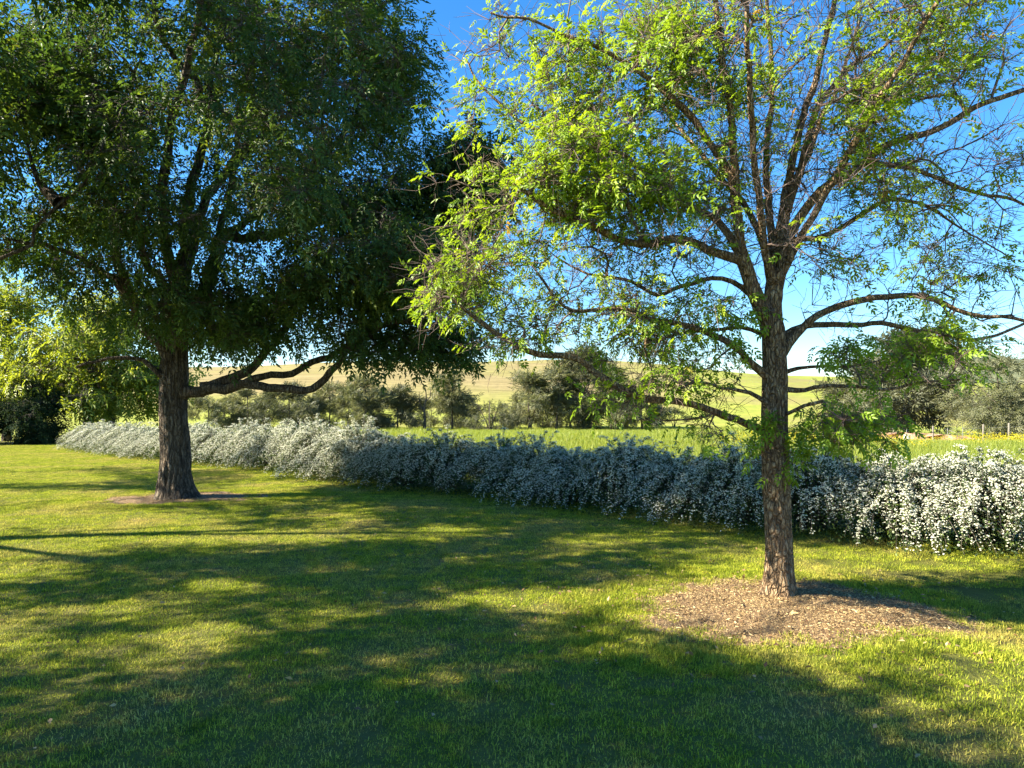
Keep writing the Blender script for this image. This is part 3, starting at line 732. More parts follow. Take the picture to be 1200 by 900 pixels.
    def leafy(p):
        x, y, _ = to_px(p); x, y = x[0], y[0]; v = 1.25
        if random.random() < .15: return 0.0
        g = mnoise.noise(Vector(p) * 2.0) + .5 * mnoise.noise(Vector(p) * 4.3)
        v = 1.6 if g > (.08 if x < 820 else .20) else .08
        if x < 800 and y < 400: v = max(v, .6)
        if 620 < x < 860 and 255 < y < 345: v = min(v, .4)
        if 850 < x < 1000 and 130 < y < 380: v *= .4
        if x < 800 and 120 < y < 260: v = 1.2
        if x < 650 and 250 < y < 425: v = max(v, 1.45)
        if x < 880 and y > 350: v = max(v, 1.15)
        if x > 950 and y > 380: v = max(v, 1.3)
        if x > 1000 and y < 140: v = max(v, .5)
        return v
    fl = lambda z, a: .45 * math.exp(-max(z, 0) / .11) * (1 + .6 * math.sin(a * 4 + 1)) + .10 * math.exp(-((z - .95) / .06) ** 2) * max(0, math.cos(a + 2.0)) ** 4 + .10 * math.exp(-((z - 1.12) / .07) ** 2) * max(0, math.cos(a + 1.3)) ** 4
    build_tree(T, root, (M_BARK_R, M_TWIG_R, M_LEAF_R), SPRAY_R, dict(trunk_sides=56, trunk_shape=bark_shape(3.1, 8.5, .07, fl), sides=10, by_limb=True, rough_limbs=True, center=(b[0], Y, 2.4),
               sprays=10, sigma=.095, size=.68, droop=.12, bare=2.6, reject=lambda S: (lambda x, y: (np.abs(x - 908) < 26) & (y > 330) & (y < 620) & (S[:, 1] < Y + .12))(*to_px(S)[:2]) | (trunk_sun(S) & (rng.random(len(S)) < .8)), leafy=leafy, roll=.5, tw_r=.0022))
    # leafy shoots sprouting from the trunk
    bf, bt = Buf(), Buf(); A = []; E = []
    for (x, y, n) in ((925, 525, 26), (898, 505, 18), (933, 505, 16), (905, 490, 14), (918, 548, 12), (880, 530, 8), (893, 360, 12), (935, 540, 8)):
        c = px(x, y, Y - .13); r = rng.normal(0, 1, (n, 3)) * np.array([.045, .03, .055]); A += [px(908, y + 4, Y - .09)] * n; E += list(c + r)
    A = np.array(A); E = np.array(E); prisms(bt, A, E, .0025, .0014, .1)
    for q, (tv, tt) in enumerate(SPRAY_R):
        e = np.arange(len(E)) % 4 == q; D = nrm(E[e] - A[e] + rng.normal(0, .08, (int(e.sum()), 3)) + np.array([0, -.03, -.05]))
        stamp(bf, tv, tt, E[e], frames(D, (0, -.4, 1), .4), rng.uniform(.5, .85, int(e.sum())), rng.random(int(e.sum())) * .7)
    o = obj('trunk_shoots', bf.mesh('trunk_shoots', b), M_LEAF_R, root, kind='stuff'); obj('twigs', bt.mesh('twigs', b), M_TWIG_R, o, kind='stuff')
right_tree()

# ------------------------------------------------------------------ sunlit patches: leaves whose shadow would cover them are cut from the crowns
LIT = [(130, 612, 150, 12), (300, 630, 170, 9), (60, 640, 90, 10), (50, 668, 60, 8), (420, 612, 40, 6), (530, 626, 50, 7), (285, 685, 60, 11), (150, 715, 36, 8), (238, 708, 28, 6), (258, 752, 75, 13), (132, 764, 24, 9),
       (425, 722, 52, 6), (580, 706, 50, 11), (660, 708, 70, 9), (502, 791, 38, 9), (220, 785, 42, 7), (60, 560, 90, 7), (60, 580, 110, 6), (330, 572, 50, 5), (40, 535, 120, 9), (150, 540, 60, 5), (640, 745, 22, 5), (700, 640, 40, 5), (560, 655, 40, 4), (400, 665, 30, 4), (330, 830, 40, 7), (120, 850, 45, 8), (620, 800, 40, 7), (720, 770, 35, 6), (560, 860, 40, 7), (20, 740, 40, 8), (400, 770, 30, 6), (780, 850, 30, 6), (90, 800, 30, 6)]
POLY = np.array([(690, 704), (760, 688), (820, 652), (890, 655), (1300, 672), (1300, 885), (1120, 890), (1050, 835), (960, 792), (880, 768), (740, 724)])
DARK = [(1090, 808, 50, 8), (1010, 706, 70, 10), (1120, 722, 60, 11), (1170, 668, 60, 8), (1180, 790, 30, 8), (960, 672, 45, 6), (1150, 850, 50, 9), (1060, 780, 30, 5), (830, 690, 40, 5)]
def lit_zone(P, soft=1.0):
    P = np.atleast_2d(P); G = P - SDIR[None] * (P[:, 2:3] / SDIR[2]); x, y, f = to_px(G)
    x = x + rng.normal(0, 7, len(x)) * soft; y = y + rng.normal(0, 2.5, len(y)) * soft
    m = np.zeros(len(P), bool)
    for cx, cy, rx, ry in LIT: m |= ((x - cx) / (rx * 1.0)) ** 2 + ((y - cy) / (ry * (1.2 if cy < 690 else 1.6))) ** 2 < 1
    ins = np.zeros(len(P), bool); j = len(POLY) - 1
    for i in range(len(POLY)):
        (xi, yi), (xj, yj) = POLY[i], POLY[j]
        ins ^= ((yi > y) != (yj > y)) & (x < (xj - xi) * (y - yi) / (yj - yi + 1e-9) + xi); j = i
    for cx, cy, rx, ry in DARK: ins &= ~(((x - cx) / rx) ** 2 + ((y - cy) / ry) ** 2 < 1)
    out = (m | (ins & (rng.random(len(P)) < .93))) & (f > .5) & (G[:, 1] > .5)
    t = (P[:, 0] - TREE_R[0]) / SDIR[0]; yh = P[:, 1] - SDIR[1] * t; zh = P[:, 2] - SDIR[2] * t            # where the shadow meets the near trunk
    out |= (np.abs(yh - TREE_R[1]) < .26) & (zh > -.1) & (zh < 1.7) & (P[:, 0] < TREE_R[0]) & (rng.random(len(P)) < .85)
    G = P - SDIR[None] * ((P[:, 2:3] - .7) / SDIR[2]); out |= (G[:, 0] > 4.45) & (G[:, 1] > 6.3) & (G[:, 1] < 9.5) & (rng.random(len(P)) < .92)
    return out

# ------------------------------------------------------------------ left tree
def left_tree():
    b = TREE_L.copy(); b[2] = .03; Y = b[1]
    root = thing('shade_tree', 'large dark leaved tree with a thick furrowed trunk and a low limb to the right', 'tree', b)
    T = Tree(b)
    tr = [np.array([b[0], Y, -.1]), px(206, 560, Y), px(205, 520, Y), px(203, 480, Y), px(204, 450, Y), px(205, 420, Y), px(208, 395, Y)]
    P, t = resample(tr, .09)
    def rad(t): return np.interp(t, [0, .12, .3, .55, .72, 1], [.285, .25, .225, .215, .215, .17])
    for i, p in enumerate(P):
        T.pos.append(p); T.par.append(i - 1); T.limb.append(0); T.fix.append(float(rad(t[i] / t[-1]))); T.ok.append(p[2] > 2.6)
    T.paths.append((0, list(range(len(P)))))
    limbs = [
        ([(207, 462), (235, 458), (262, 456), (285, 449), (300, 450), (340, 458), (372, 452), (392, 432), (405, 412), (425, 398), (455, 380), (490, 370)], -.12, -.6, .105, .03),
        ([(235, 452), (265, 446), (290, 437), (308, 418), (330, 390), (350, 350), (370, 300), (390, 240)], -.15, .5, .10, .025),
        ([(290, 448), (320, 438), (350, 433), (382, 418), (420, 400), (470, 390), (520, 380)], -.25, .5, .06, .02),
        ([(207, 420), (190, 408), (165, 385), (155, 355), (140, 310), (133, 260), (125, 200), (110, 130), (90, 50)], -.05, -.9, .11, .025),
        ([(203, 448), (188, 440), (176, 428), (155, 420), (120, 425), (90, 430)], -.1, -.3, .06, .02),
        ([(208, 400), (212, 350), (213, 300), (222, 230), (243, 145), (228, 95), (192, 50), (172, -40), (165, -120)], .0, -.3, .12, .025),
        ([(210, 402), (226, 365), (243, 335), (257, 285), (275, 195), (284, 110), (300, 10), (310, -90)], -.02, .4, .105, .025),
        ([(243, 150), (250, 85), (258, 20), (262, -60)], -.2, .2, .07, .025),
        ([(208, 402), (190, 340), (163, 285), (160, 220), (150, 140), (165, 60)], .05, 1.3, .09, .025),
        ([(257, 285), (300, 250), (350, 210), (400, 160), (440, 110), (480, 70)], .1, .3, .075, .02),
        ([(258, 280), (310, 275), (380, 255), (450, 235), (520, 215), (570, 200)], .05, -.2, .075, .02),
        ([(275, 195), (330, 140), (380, 130), (405, 115), (430, 60)], .2, -1.2, .06, .02),
        ([(214, 330), (240, 240), (300, 150), (350, 60), (380, -50)], .05, 2.4, .10, .03),
        ([(212, 350), (190, 260), (200, 150), (230, 30), (240, -80)], -.1, -2.2, .10, .03),
        ([(150, 350), (110, 310), (60, 290), (10, 280)], -.3, -.3, .07, .02),
    ]
    for i, (pts, y0, dy, r0, r1) in enumerate(limbs):
        P = traced(pts, Y + y0, dy, 1.2); k = T.near(P[0]); P[0] = .4 * P[0] + .6 * T.pos[k]
        T.path(P, r0, r1, k, i + 1, .12, .15, .8, 1.3)
    tg = [
        blob(475, 290, Y - .2, 95, 105, 1.5, 270), blob(540, 215, Y - .2, 48, 60, .9, 110), blob(430, 330, Y - .8, 90, 60, .8, 110), blob(445, 110, Y, 62, 85, 1.5, 150), blob(490, 70, Y, 30, 45, .6, 30),
        blob(345, 60, Y, 110, 95, 2.2, 170), blob(205, 40, Y - .3, 130, 110, 2.5, 170), blob(360, 215, Y - .4, 95, 85, 1.8, 130), blob(235, 215, Y - .8, 95, 100, 1.2, 80), blob(100, 130, Y - .9, 105, 85, 1.4, 180),
        blob(60, 240, Y - .4, 85, 45, 1.5, 120), blob(40, 290, Y + .2, 70, 30, 1.2, 60), blob(125, 330, Y + .4, 75, 42, 1.5, 90), blob(70, 120, Y - 1.6, 100, 70, .9, 90), blob(330, 345, Y - .2, 95, 55, 1.5, 130), blob(460, 395, Y - .3, 85, 28, .9, 60), blob(528, 400, Y - .3, 28, 32, .4, 26), blob(250, 375, Y + 1.0, 75, 40, 1.2, 70),
        blob(300, 130, Y + 2.6, 220, 150, 1.6, 190), blob(270, -90, Y, 230, 80, 2.8, 260), blob(20, 40, Y, 90, 120, 2, 130), blob(430, -40, Y, 50, 60, 1.5, 60),
        blob(430, 405, Y - .6, 40, 15, .4, 14), blob(330, 95, Y - 2.7, 150, 105, .8, 60), blob(215, 325, Y - .9, 105, 55, .7, 75), blob(310, 385, Y - .5, 85, 26, .8, 45), blob(150, 240, Y - 1.2, 85, 60, .8, 50),
        blob(190, 185, Y - 2.4, 150, 90, .8, 60), blob(345, 235, Y - 2.5, 110, 80, .7, 50), blob(460, 300, Y - 1.8, 70, 70, .6, 50),
    ]
    tg = np.concatenate(tg); x, y, _ = to_px(tg)
    gap = ((x > 455) & (y < 35)) | ((x > 492) & (y < 142)) | ((x - 530) ** 2 / 32 ** 2 + (y - 95) ** 2 / 45 ** 2 < 1) | ((x > 515) & (y < 140))
    for cx_, cy_, r in ((80, 45, 16), (232, 215, 20), (160, 65, 18), (270, 105, 16), (395, 130, 20), (75, 220, 18), (5, 345, 22), (225, 285, 16), (285, 280, 12), (385, 195, 14)):
        gap |= (x - cx_) ** 2 + (y - cy_) ** 2 < r * r
    tg = tg[~gap]; tg = np.concatenate([tg[clumpy(tg, .9, -.16)], blob(545, 215, Y - .2, 48, 56, .8, 110), blob(480, 300, Y - .3, 80, 80, .9, 80)])
    T.grow(tg, .28, .2, .08, .0046, .8)
    fl = lambda z, a: (.22 * math.exp(-max(z, 0) / .22) * (1 + .55 * math.sin(a * 5 + .6)) + .25 * math.exp(-max(z, 0) / .10) * max(0, math.cos(a + .4)) ** 2)
    build_tree(T, root, (M_BARK_L, M_TWIG_L, M_LEAF_L), SPRAY_L, dict(trunk_sides=72, trunk_shape=bark_shape(8.3, 7.0, .10, fl), sides=12, by_limb=True, rough_limbs=True, center=(b[0] + .5, Y, 4.5),
               sprays=11, sigma=.21, size=1.0, droop=.35, hang=.15, bare=.9, reject=lit_zone, roll=.5, tw_r=.004))
left_tree()

# ------------------------------------------------------------------ trees left of the picture: their crowns shade the lawn
def shade_tree(base, crown, ntar, label, limbs, sprays=10, size=1.15):
    b = np.array(base, float); root = thing('shade_tree', label, 'tree', b); T = Tree(b)
    T.path([b - [0, 0, .1], b + [.05, .05, 1.2], b + [.1, 0, 2.4], b + [.1, .1, 3.6], b + [.0, .1, 5.5]], .32, .07, -1, 0, .3, .45, .8)
    for i, pts in enumerate(limbs):
        P = np.array(pts, float); k = T.near(P[0]); P[0] = T.pos[k]; T.path(P, .075 if i else .035, .015, k, i + 1, .25, .2, .8)
    tg = []
    for (c, r, w) in crown:
        n = int(ntar * w); d = nrm(rng.normal(0, 1, (n, 3))); tg.append(np.array(c) + d * rng.random((n, 1)) ** .45 * np.array(r))
    tg = np.concatenate(tg); tg = tg[~lit_zone(tg, .6)]; tg = tg[clumpy(tg, .7, -.45)]
    T.grow(tg, .35, .2, .08, .0026, .8)
    build_tree(T, root, (M_BARK_L, M_TWIG_L, M_LEAF_L), SPRAY_L, dict(trunk_sides=16, sides=8, center=b + np.array([0, 0, 4]), sprays=sprays, sigma=.24, size=size, droop=.4, hang=.15, reject=lit_zone, tw_r=.004, by_limb=False))
SA_ = (-10.6, 7.6, 0)
shade_tree(SA_, [((-10, 7.2, 5.6), (4.2, 4.2, 2.6), .75), ((-7.8, 6.6, 5.0), (2.4, 3.4, 1.6), .4), ((-4.8, 7.4, 7.2), (2.4, 1.1, .9), .26), ((-4.5, 8.6, 8.2), (2.2, 1.3, 1.0), .18)], 760, 'dark leaved tree whose outer crown hangs in from the left edge',  # the two highest crown lobes are added out of view to shade the hedge
           [[(-10.6, 7.6, 2.6), (-9.4, 8.2, 3.2), px(0, 303, 9.0), px(40, 268, 9.1), px(70, 238, 9.2), px(100, 214, 9.3), px(125, 160, 9.4)], [px(70, 238, 9.2), px(52, 222, 9.3), px(40, 200, 9.4), px(30, 160, 9.5)], [(-10.6, 7.6, 3), (-9.6, 6.2, 4.2), (-8.5, 5, 5.2)], [(-10.6, 7.6, 3), (-11.5, 7, 4.2), (-13, 6.4, 5.2)], [(-10.6, 7.6, 4.0), (-8.6, 7.4, 6.0), (-6.4, 7.2, 7.0), (-4.2, 7.2, 7.5)]])
SB_ = (-8.8, 1.8, 0)
shade_tree(SB_, [((-8.2, 1.8, 5.6), (3.6, 3.4, 2.4), 1.0), ((-6.2, 3.2, 4.9), (2.0, 2.0, 1.3), .4)], 620, 'dark leaved tree left of the camera that shades the near lawn',
           [[(-8.8, 1.8, 2.6), (-7.6, 2.6, 4.0), (-6.4, 3.2, 5.0)], [(-8.8, 1.8, 3), (-9.6, .6, 4.5), (-10.2, -.4, 5.4)]])

SC_ = (-16.5, 12.6, 0)
shade_tree(SC_, [((-16, 12.6, 5.4), (4.2, 3.6, 2.6), 1.0)], 420, 'dark leaved tree out of view left of the big dark tree',
           [[(-16.5, 12.6, 2.6), (-15.2, 12.9, 4.2), (-14, 13, 5.4)], [(-16.5, 12.6, 3), (-17.6, 12, 4.4), (-18.6, 11.6, 5.4)]])

# ------------------------------------------------------------------ the white flowering hedge
def shrub_meshes(seed, R=1.0, H=1.12, nst=300):
    global rng
    keep = rng; rng = np.random.default_rng(seed)
    st, lf, fl = Buf(), Buf(), Buf(); FP = []; LP = []; LD = []; FD = []
    lump = rng.uniform(0, 2 * PI, 3)
    for i in range(nst):
        az = rng.uniform(0, 2 * PI); rho = math.sqrt(rng.random()) * rng.uniform(.9, 1.1)
        rho *= 1 + .10 * math.sin(2 * az + lump[0]) + .07 * math.sin(5 * az + lump[1])
        d = np.array([math.cos(az), math.sin(az), 0]); side = np.array([-d[1], d[0], 0]) * rng.normal(0, .12)
        top = H * math.sqrt(max(.12, 1 - .62 * min(rho, 1.1) ** 2)) * rng.uniform(.82, 1.06)
        if rng.random() < .05: top *= rng.uniform(1.08, 1.22)
        end = max(.05, top * (1 - .85 * rho ** 1.4) + rng.normal(0, .06))
        p0 = d * .12 * rng.random() + np.array([0, 0, -.03]); p1 = d * R * rho * .45 + side * .5 + np.array([0, 0, top * .95]); p2 = d * R * rho * .8 + side + np.array([0, 0, top]); p3 = d * R * rho * 1.02 + side * 1.3 + np.array([0, 0, end])
        t = np.linspace(0, 1, 10)[:, None]; P = (1 - t) ** 3 * p0 + 3 * (1 - t) ** 2 * t * p1 + 3 * (1 - t) * t * t * p2 + t ** 3 * p3
        tube(st, P, np.linspace(.005, .0015, 10), 3, .5, False)
        m = int(rng.integers(34, 58) * (rng.choice([.25, .7, 1.0, 1.15], p=[.16, .24, .4, .2]))); u = rng.uniform(.38, 1.0, m) ** .8; k = u * 9; a = np.minimum(k.astype(int), 8); f = (k - a)[:, None]
        q = P[a] * (1 - f) + P[a + 1] * f; tan = nrm(P[a + 1] - P[a]); off = rng.normal(0, .022, (m, 3)); off[:, 2] = np.abs(off[:, 2]) * .7
        FP.append(q + off); FD.append(nrm(off + np.array([0, 0, .02]) + d * .012))
        m = 36; u = rng.uniform(.15, 1.0, m); k = u * 9; a = np.minimum(k.astype(int), 8); f = (k - a)[:, None]
        q = P[a] * (1 - f) + P[a + 1] * f; LP.append(q); LD.append(nrm(nrm(P[a + 1] - P[a]) * .6 + rng.normal(0, .7, (m, 3))))
    k = 2600; az = rng.uniform(0, 2 * PI, k); q = rng.uniform(.45, .97, k) * R; LP.append(np.stack([np.cos(az) * q, np.sin(az) * q, rng.random(k) ** 1.3 * .42], 1)); LD.append(nrm(rng.normal(0, 1, (k, 3)) + np.array([0, 0, .4])))
    FP = np.concatenate(FP); FD = np.concatenate(FD); LP = np.concatenate(LP); LD = np.concatenate(LD)
    # flower heads: five little petals tilted round a dome
    tv = []; tt = []
    for k in range(5):
        a = k / 5 * 2 * PI; c = np.array([math.cos(a), 0, math.sin(a)]) * .5 + np.array([0, .25, 0]); n = nrm(np.array([math.cos(a) * .8, .8, math.sin(a) * .8])); e1 = nrm(np.cross(n, [0, 1, .2])); e2 = np.cross(n, e1); b = len(tv)
        tv += [c + (e1 * .42 + e2 * .1), c + (e2 * .42), c - (e1 * .42), c - (e2 * .45)]; tt += [[b, b + 1, b + 2], [b, b + 2, b + 3]]
    n = len(FP); stamp(fl, np.array(tv), np.array(tt), FP, frames(FD, (0, .1, 1), .6), rng.uniform(.0065, .0145, n), np.clip(rng.normal(.63, .26, n), 0, 1))
    lv = np.array([[0, 0, 0], [.22, .5, .06], [-.22, .5, .06], [0, 1, -.1]]); lt = np.array([[0, 1, 3], [0, 3, 2]])
    n = len(LP); stamp(lf, lv, lt, LP, frames(LD, (0, 0, 1), .6), rng.uniform(.022, .05, n), rng.random(n))
    out = (st.mesh('stems'), lf.mesh('leaves'), fl.mesh('blossom'))
    for me, mt in zip(out, (M_TWIG_L, M_SHRUBLEAF, M_FLOWER)): me.materials.append(mt)
    rng = keep
    return out
VAR = [shrub_meshes(50 + k, nst=330) for k in range(5)]
# centres stand behind the front foot of the hedge
seg = np.linalg.norm(np.diff(HF_C[:, :2], axis=0), axis=1); cum = np.concatenate([[0], np.cumsum(seg)])
ORD = ['first', 'second', 'third', 'fourth', 'fifth', 'sixth', 'seventh', 'eighth', 'ninth', 'tenth', 'eleventh', 'twelfth', 'thirteenth', 'fourteenth', 'fifteenth', 'sixteenth', 'seventeenth', 'eighteenth', 'nineteenth', 'twentieth', 'twenty-first', 'twenty-second', 'twenty-third', 'twenty-fourth', 'twenty-fifth', 'twenty-sixth', 'twenty-seventh', 'twenty-eighth', 'twenty-ninth', 'thirtieth']
pos = .1; shrubs = []
while pos < cum[-1] - .3:
    i = int(np.searchsorted(cum, pos)); i = min(max(i, 1), len(HF_C) - 1); p = HF_C[i]; d = nrm(HF_C[i] - HF_C[i - 1]); nv = np.array([d[1], -d[0], 0])
    if np.dot(nv[:2], np.array([0, 1])) < 0: nv = -nv
    nv = nrm(.3 * nv + .7 * np.array([.55, .83, 0]))
    shrubs.append((p, nv)); pos += rng.uniform(.78, 1.0)
for k, (p, nv) in enumerate(shrubs):
    xp = to_px(p[None])[0][0]
    sc = np.interp(xp, [0, 100, 200, 300, 420, 560, 900, 1200], [.72, .78, .92, 1.07, .96, .82, .93, 1.08]) * rng.uniform(.88, 1.10)
    wide = rng.uniform(.95, 1.2)
    c = p + nv * (.92 * wide + rng.normal(0, .05)); c[2] = -.01 + float(gh(c[0], c[1]))
    if xp > 1230: lab = 'white blossoming hedge shrub cut off by the right edge, ' + ORD[k] + ' from the right'
    elif xp > 1090: lab = 'sunlit white blossoming hedge shrub, ' + ORD[k] + ' from the right'
    elif xp > 430: lab = 'shaded white blossoming hedge shrub, ' + ORD[k] + ' from the right'
    else: lab = 'pale blossoming shrub in the far part of the hedge, ' + ORD[len(shrubs) - 1 - k] + ' from its far left end'
    root = thing('flowering_shrub', lab, 'shrub', c, 'white flowering shrubs along the hedge')
    root.rotation_euler = (0, 0, rng.uniform(0, 2 * PI)); root.scale = (1.05 * wide, 1.05 * wide, sc)
    for nm, me in zip(('stems', 'leaves', 'blossom'), VAR[k % 5]):
        o = bpy.data.objects.new(nm, me); COL.objects.link(o); o.parent = root; o['kind'] = 'stuff'

# a few green weeds poking out of the hedge top
def weed(x, y, Y, h):
    top = px(x, y, Y); b = top.copy(); b[2] = 0.0
    root_lab = {0: 'leafy green weed poking from the hedge top left of centre', 1: 'dark leafy weed beside it in the hedge top', 2: 'leaning weed stem above the hedge near the centre', 3: 'leafy weed above the shaded hedge left of the right trunk', 4: 'grey green weed above the hedge just right of the right trunk'}
    r = thing('weed', root_lab[weed.n], 'weed', b, 'weeds growing through the hedge'); weed.n += 1
    st, lf = Buf(), Buf(); E = []; 
    for i in range(7):
        e = top + rng.normal(0, 1, 3) * np.array([.14, .12, .05]); P = np.array([b + rng.normal(0, .03, 3) * [1, 1, 0], (b + e) / 2 + rng.normal(0, .04, 3), e]); P, _ = resample(P, .12); tube(st, P, np.linspace(.006, .002, len(P)), 4, .5)
        k = rng.integers(0, len(P) // 2, 16) + len(P) // 2; E.append(P[np.minimum(k, len(P) - 1)])
    E = np.concatenate(E); n = len(E)
    lv = np.array([[0, 0, 0], [.25, .5, .06], [-.25, .5, .06], [0, 1, -.15]]); lt = np.array([[0, 1, 3], [0, 3, 2]])
    stamp(lf, lv, lt, E, frames(rng.normal(0, 1, (n, 3)) + [0, 0, .3], (0, 0, 1), .5), rng.uniform(.05, .12, n), rng.random(n) * .7)
    obj('stems', st.mesh('stems', b), M_TWIG_L, r); obj('leaves', lf.mesh('leaves', b), M_LEAF_M, r, kind='stuff')
weed.n = 0
for w in ((508, 516, 13.4, 1), (523, 520, 13.2, 1), (605, 512, 12.4, 1), (820, 515, 10.2, 1), (975, 508, 9.2, 1)): weed(*w)

# ------------------------------------------------------------------ middle distance, left: two leafy trees and a dark evergreen
def simple_tree(name, label, base, height, width, trunk_r, ntar, sprays, sigma, size, mats, spray, clear=.25, group=None, lean=0.0, fork=1, shape=1.0, hang=0.0, seed=0, category='tree', depth=1.0):
    global rng
    b = np.array(base, float); root = thing(name, label, category, b, group); T = Tree(b)
    h = height; x1 = lean * h
    T.path([b - [0, 0, .3], b + [x1 * .2, 0, h * .2], b + [x1 * .5 + rng.normal(0, .02 * h), 0, h * .45], b + [x1, rng.normal(0, .02 * h), h * .8]], trunk_r, trunk_r * .2, -1, 0, h * .06, clear, .9)
    for i in range(fork - 1):
        s = (-1) ** i * (1 + .3 * i); st = b + np.array([.05 * h * s * .4, .1 * i, -.3])
        T.path([st, b + [.06 * h * s, .1, h * .2], b + [.14 * h * s, 0, h * .42], b + [.26 * h * s, .2, h * .7]], trunk_r * .85, trunk_r * .2, 0, 1 + i, h * .06, clear + .1, .9)
    tg = []; nb = max(4, ntar // 9)
    for i in range(nb):
        a = rng.uniform(0, 2 * PI); z = rng.uniform(clear * .9, 1.0) if clear > .02 else rng.uniform(.02, 1.0)
        prof = math.sin(max(.12, min(1, (1 - z) ** .75 * 1.25)) * PI * .5) * (1 if z > clear + .12 else .75)
        rr = width * .5 * prof * math.sqrt(rng.random()) * shape
        c = b + np.array([math.cos(a) * rr + x1 * z, math.sin(a) * rr * depth, h * z * .96])
        tg.append(c + rng.normal(0, 1, (ntar // nb + 1, 3)) * np.array([.09, .09, .05]) * h)
    tg = np.concatenate(tg); tg[:, 2] = np.maximum(tg[:, 2], b[2] + .03 * h)
    T.grow(tg, h * .05, .1, .1, trunk_r * .035 + .003, .7)
    build_tree(T, root, mats, spray, dict(trunk_sides=10, sides=7, center=b + np.array([x1 * .5, 0, h * .5]), sprays=sprays, sigma=sigma, size=size, droop=.4, hang=hang, tw_r=.004 * size, roll=.6) | ({'droop': -.25} if spray is SPRAY_F else {}))
    return root
SPRAY_M = [leaf_template(3, .3, .055, .14, .5, False, k) for k in range(4)]
MM = (M_BARK_F, M_TWIG_L, M_LEAF_M)
def at(x, y, Y):
    p = px(x, y, Y); p[2] = float(gh(p[0], p[1])); return p
simple_tree('park_tree', 'sunlit leafy green tree behind the far end of the hedge', at(104, 500, 30), 6.4, 6.5, .26, 170, 12, .36, 1.4, MM, SPRAY_M, .28)
simple_tree('park_tree', 'smaller leafy tree just right of the sunlit one behind the hedge', at(131, 500, 31), 5.0, 5.4, .2, 120, 12, .34, 1.35, MM, SPRAY_M, .3)
simple_tree('park_tree', 'bright leafy tree at the left edge above the dark evergreen', at(8, 505, 31), 6.8, 5.6, .22, 150, 12, .38, 1.45, MM, SPRAY_M, .3)
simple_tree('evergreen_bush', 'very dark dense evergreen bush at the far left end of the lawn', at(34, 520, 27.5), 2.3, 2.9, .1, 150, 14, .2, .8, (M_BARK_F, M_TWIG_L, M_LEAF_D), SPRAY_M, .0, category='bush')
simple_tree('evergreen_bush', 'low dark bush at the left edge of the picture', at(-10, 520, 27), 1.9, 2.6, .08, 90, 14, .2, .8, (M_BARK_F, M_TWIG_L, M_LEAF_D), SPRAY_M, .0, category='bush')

# ------------------------------------------------------------------ far trees on the creek flat
FO = (M_BARK_F, M_BARK_F, M_LEAF_F); FD_ = (M_BARK_F, M_BARK_F, M_LEAF_FD); FG = (M_BARK_F, M_BARK_F, M_LEAF_FG)
def far(x, ytop, wpx, Y, label, mats=FO, clear=.15, fork=1, lean=0, nt=120, size=1.0, name='creek_tree', cat='tree', sp=17, yb=None):
    b = at(x, 500, Y); k = Y / FPX
    top = px(x, ytop, Y)[2]; h = (top - b[2]) / 1.02
    simple_tree(name, label, b, h, wpx * k * (1.4 if x < 780 else 1.0), .016 * h + .06, nt, sp, .062 * h, size * h / 9, mats, SPRAY_F, clear, 'trees along the far creek flat', lean, fork, category=cat)
far(243, 462, 62, 92, 'olive green tree seen just right of the left trunk', FO, .05)
far(290, 456, 66, 97, 'olive tree below the low limb, nearer the left trunk', FO, .08)
far(338, 452, 70, 94, 'broad olive tree below the bend of the low limb', FD_, .06)
far(386, 450, 62, 98, 'olive tree below the tip of the low limb', FO, .06)
far(428, 444, 60, 95, 'tall rounded olive tree, left of the dead snag', FO, .06)
far(466, 452, 50, 97, 'bushy olive tree touching the dead snag', FD_, .05)
far(530, 436, 56, 99, 'open crowned olive tree with a bare trunk in the middle of the row', FO, .3, 1, .0, 70)
far(574, 458, 52, 94, 'dark rounded bush standing alone in the row', FD_, .0, 3, 0, 90, .8)
far(620, 436, 44, 100, 'slender pale tree with a leaning trunk right of the dark bush', FO, .28, 2, .03, 70)
far(652, 428, 46, 101, 'grey green tree second right of the dark bush', FO, .25, 1, .05, 80)
far(684, 414, 56, 104, 'tallest dark tree of the row under the reaching branch', FD_, .15, 1, 0, 100)
far(716, 430, 46, 99, 'tree with straight dark trunks right of the tallest one', FG, .25, 2, 0, 70)
far(752, 446, 46, 98, 'last low olive tree at the right end of the row', FO, .1, 1, 0, 70)
far(790, 478, 56, 104, 'low green bush left of the right trunk', FG, .0, 3, 0, 60, .7)
far(985, 438, 60, 92, 'grey olive tree partly hidden right of the right trunk', FO, .15, 2)
far(1022, 428, 50, 86, 'spreading grey tree left of the twin trunked tree', FO, .22, 2, 0, 80)
far(1062, 392, 92, 76, 'twin trunked olive tree standing by the earth bank', FD_, .3, 2, .04, 130)
far(1170, 414, 92, 66, 'large dense olive tree at the right edge', FO, .06, 3, 0, 170, .7)
far(1240, 405, 80, 70, 'olive tree beyond the right edge', FO, .06, 2, 0, 90)
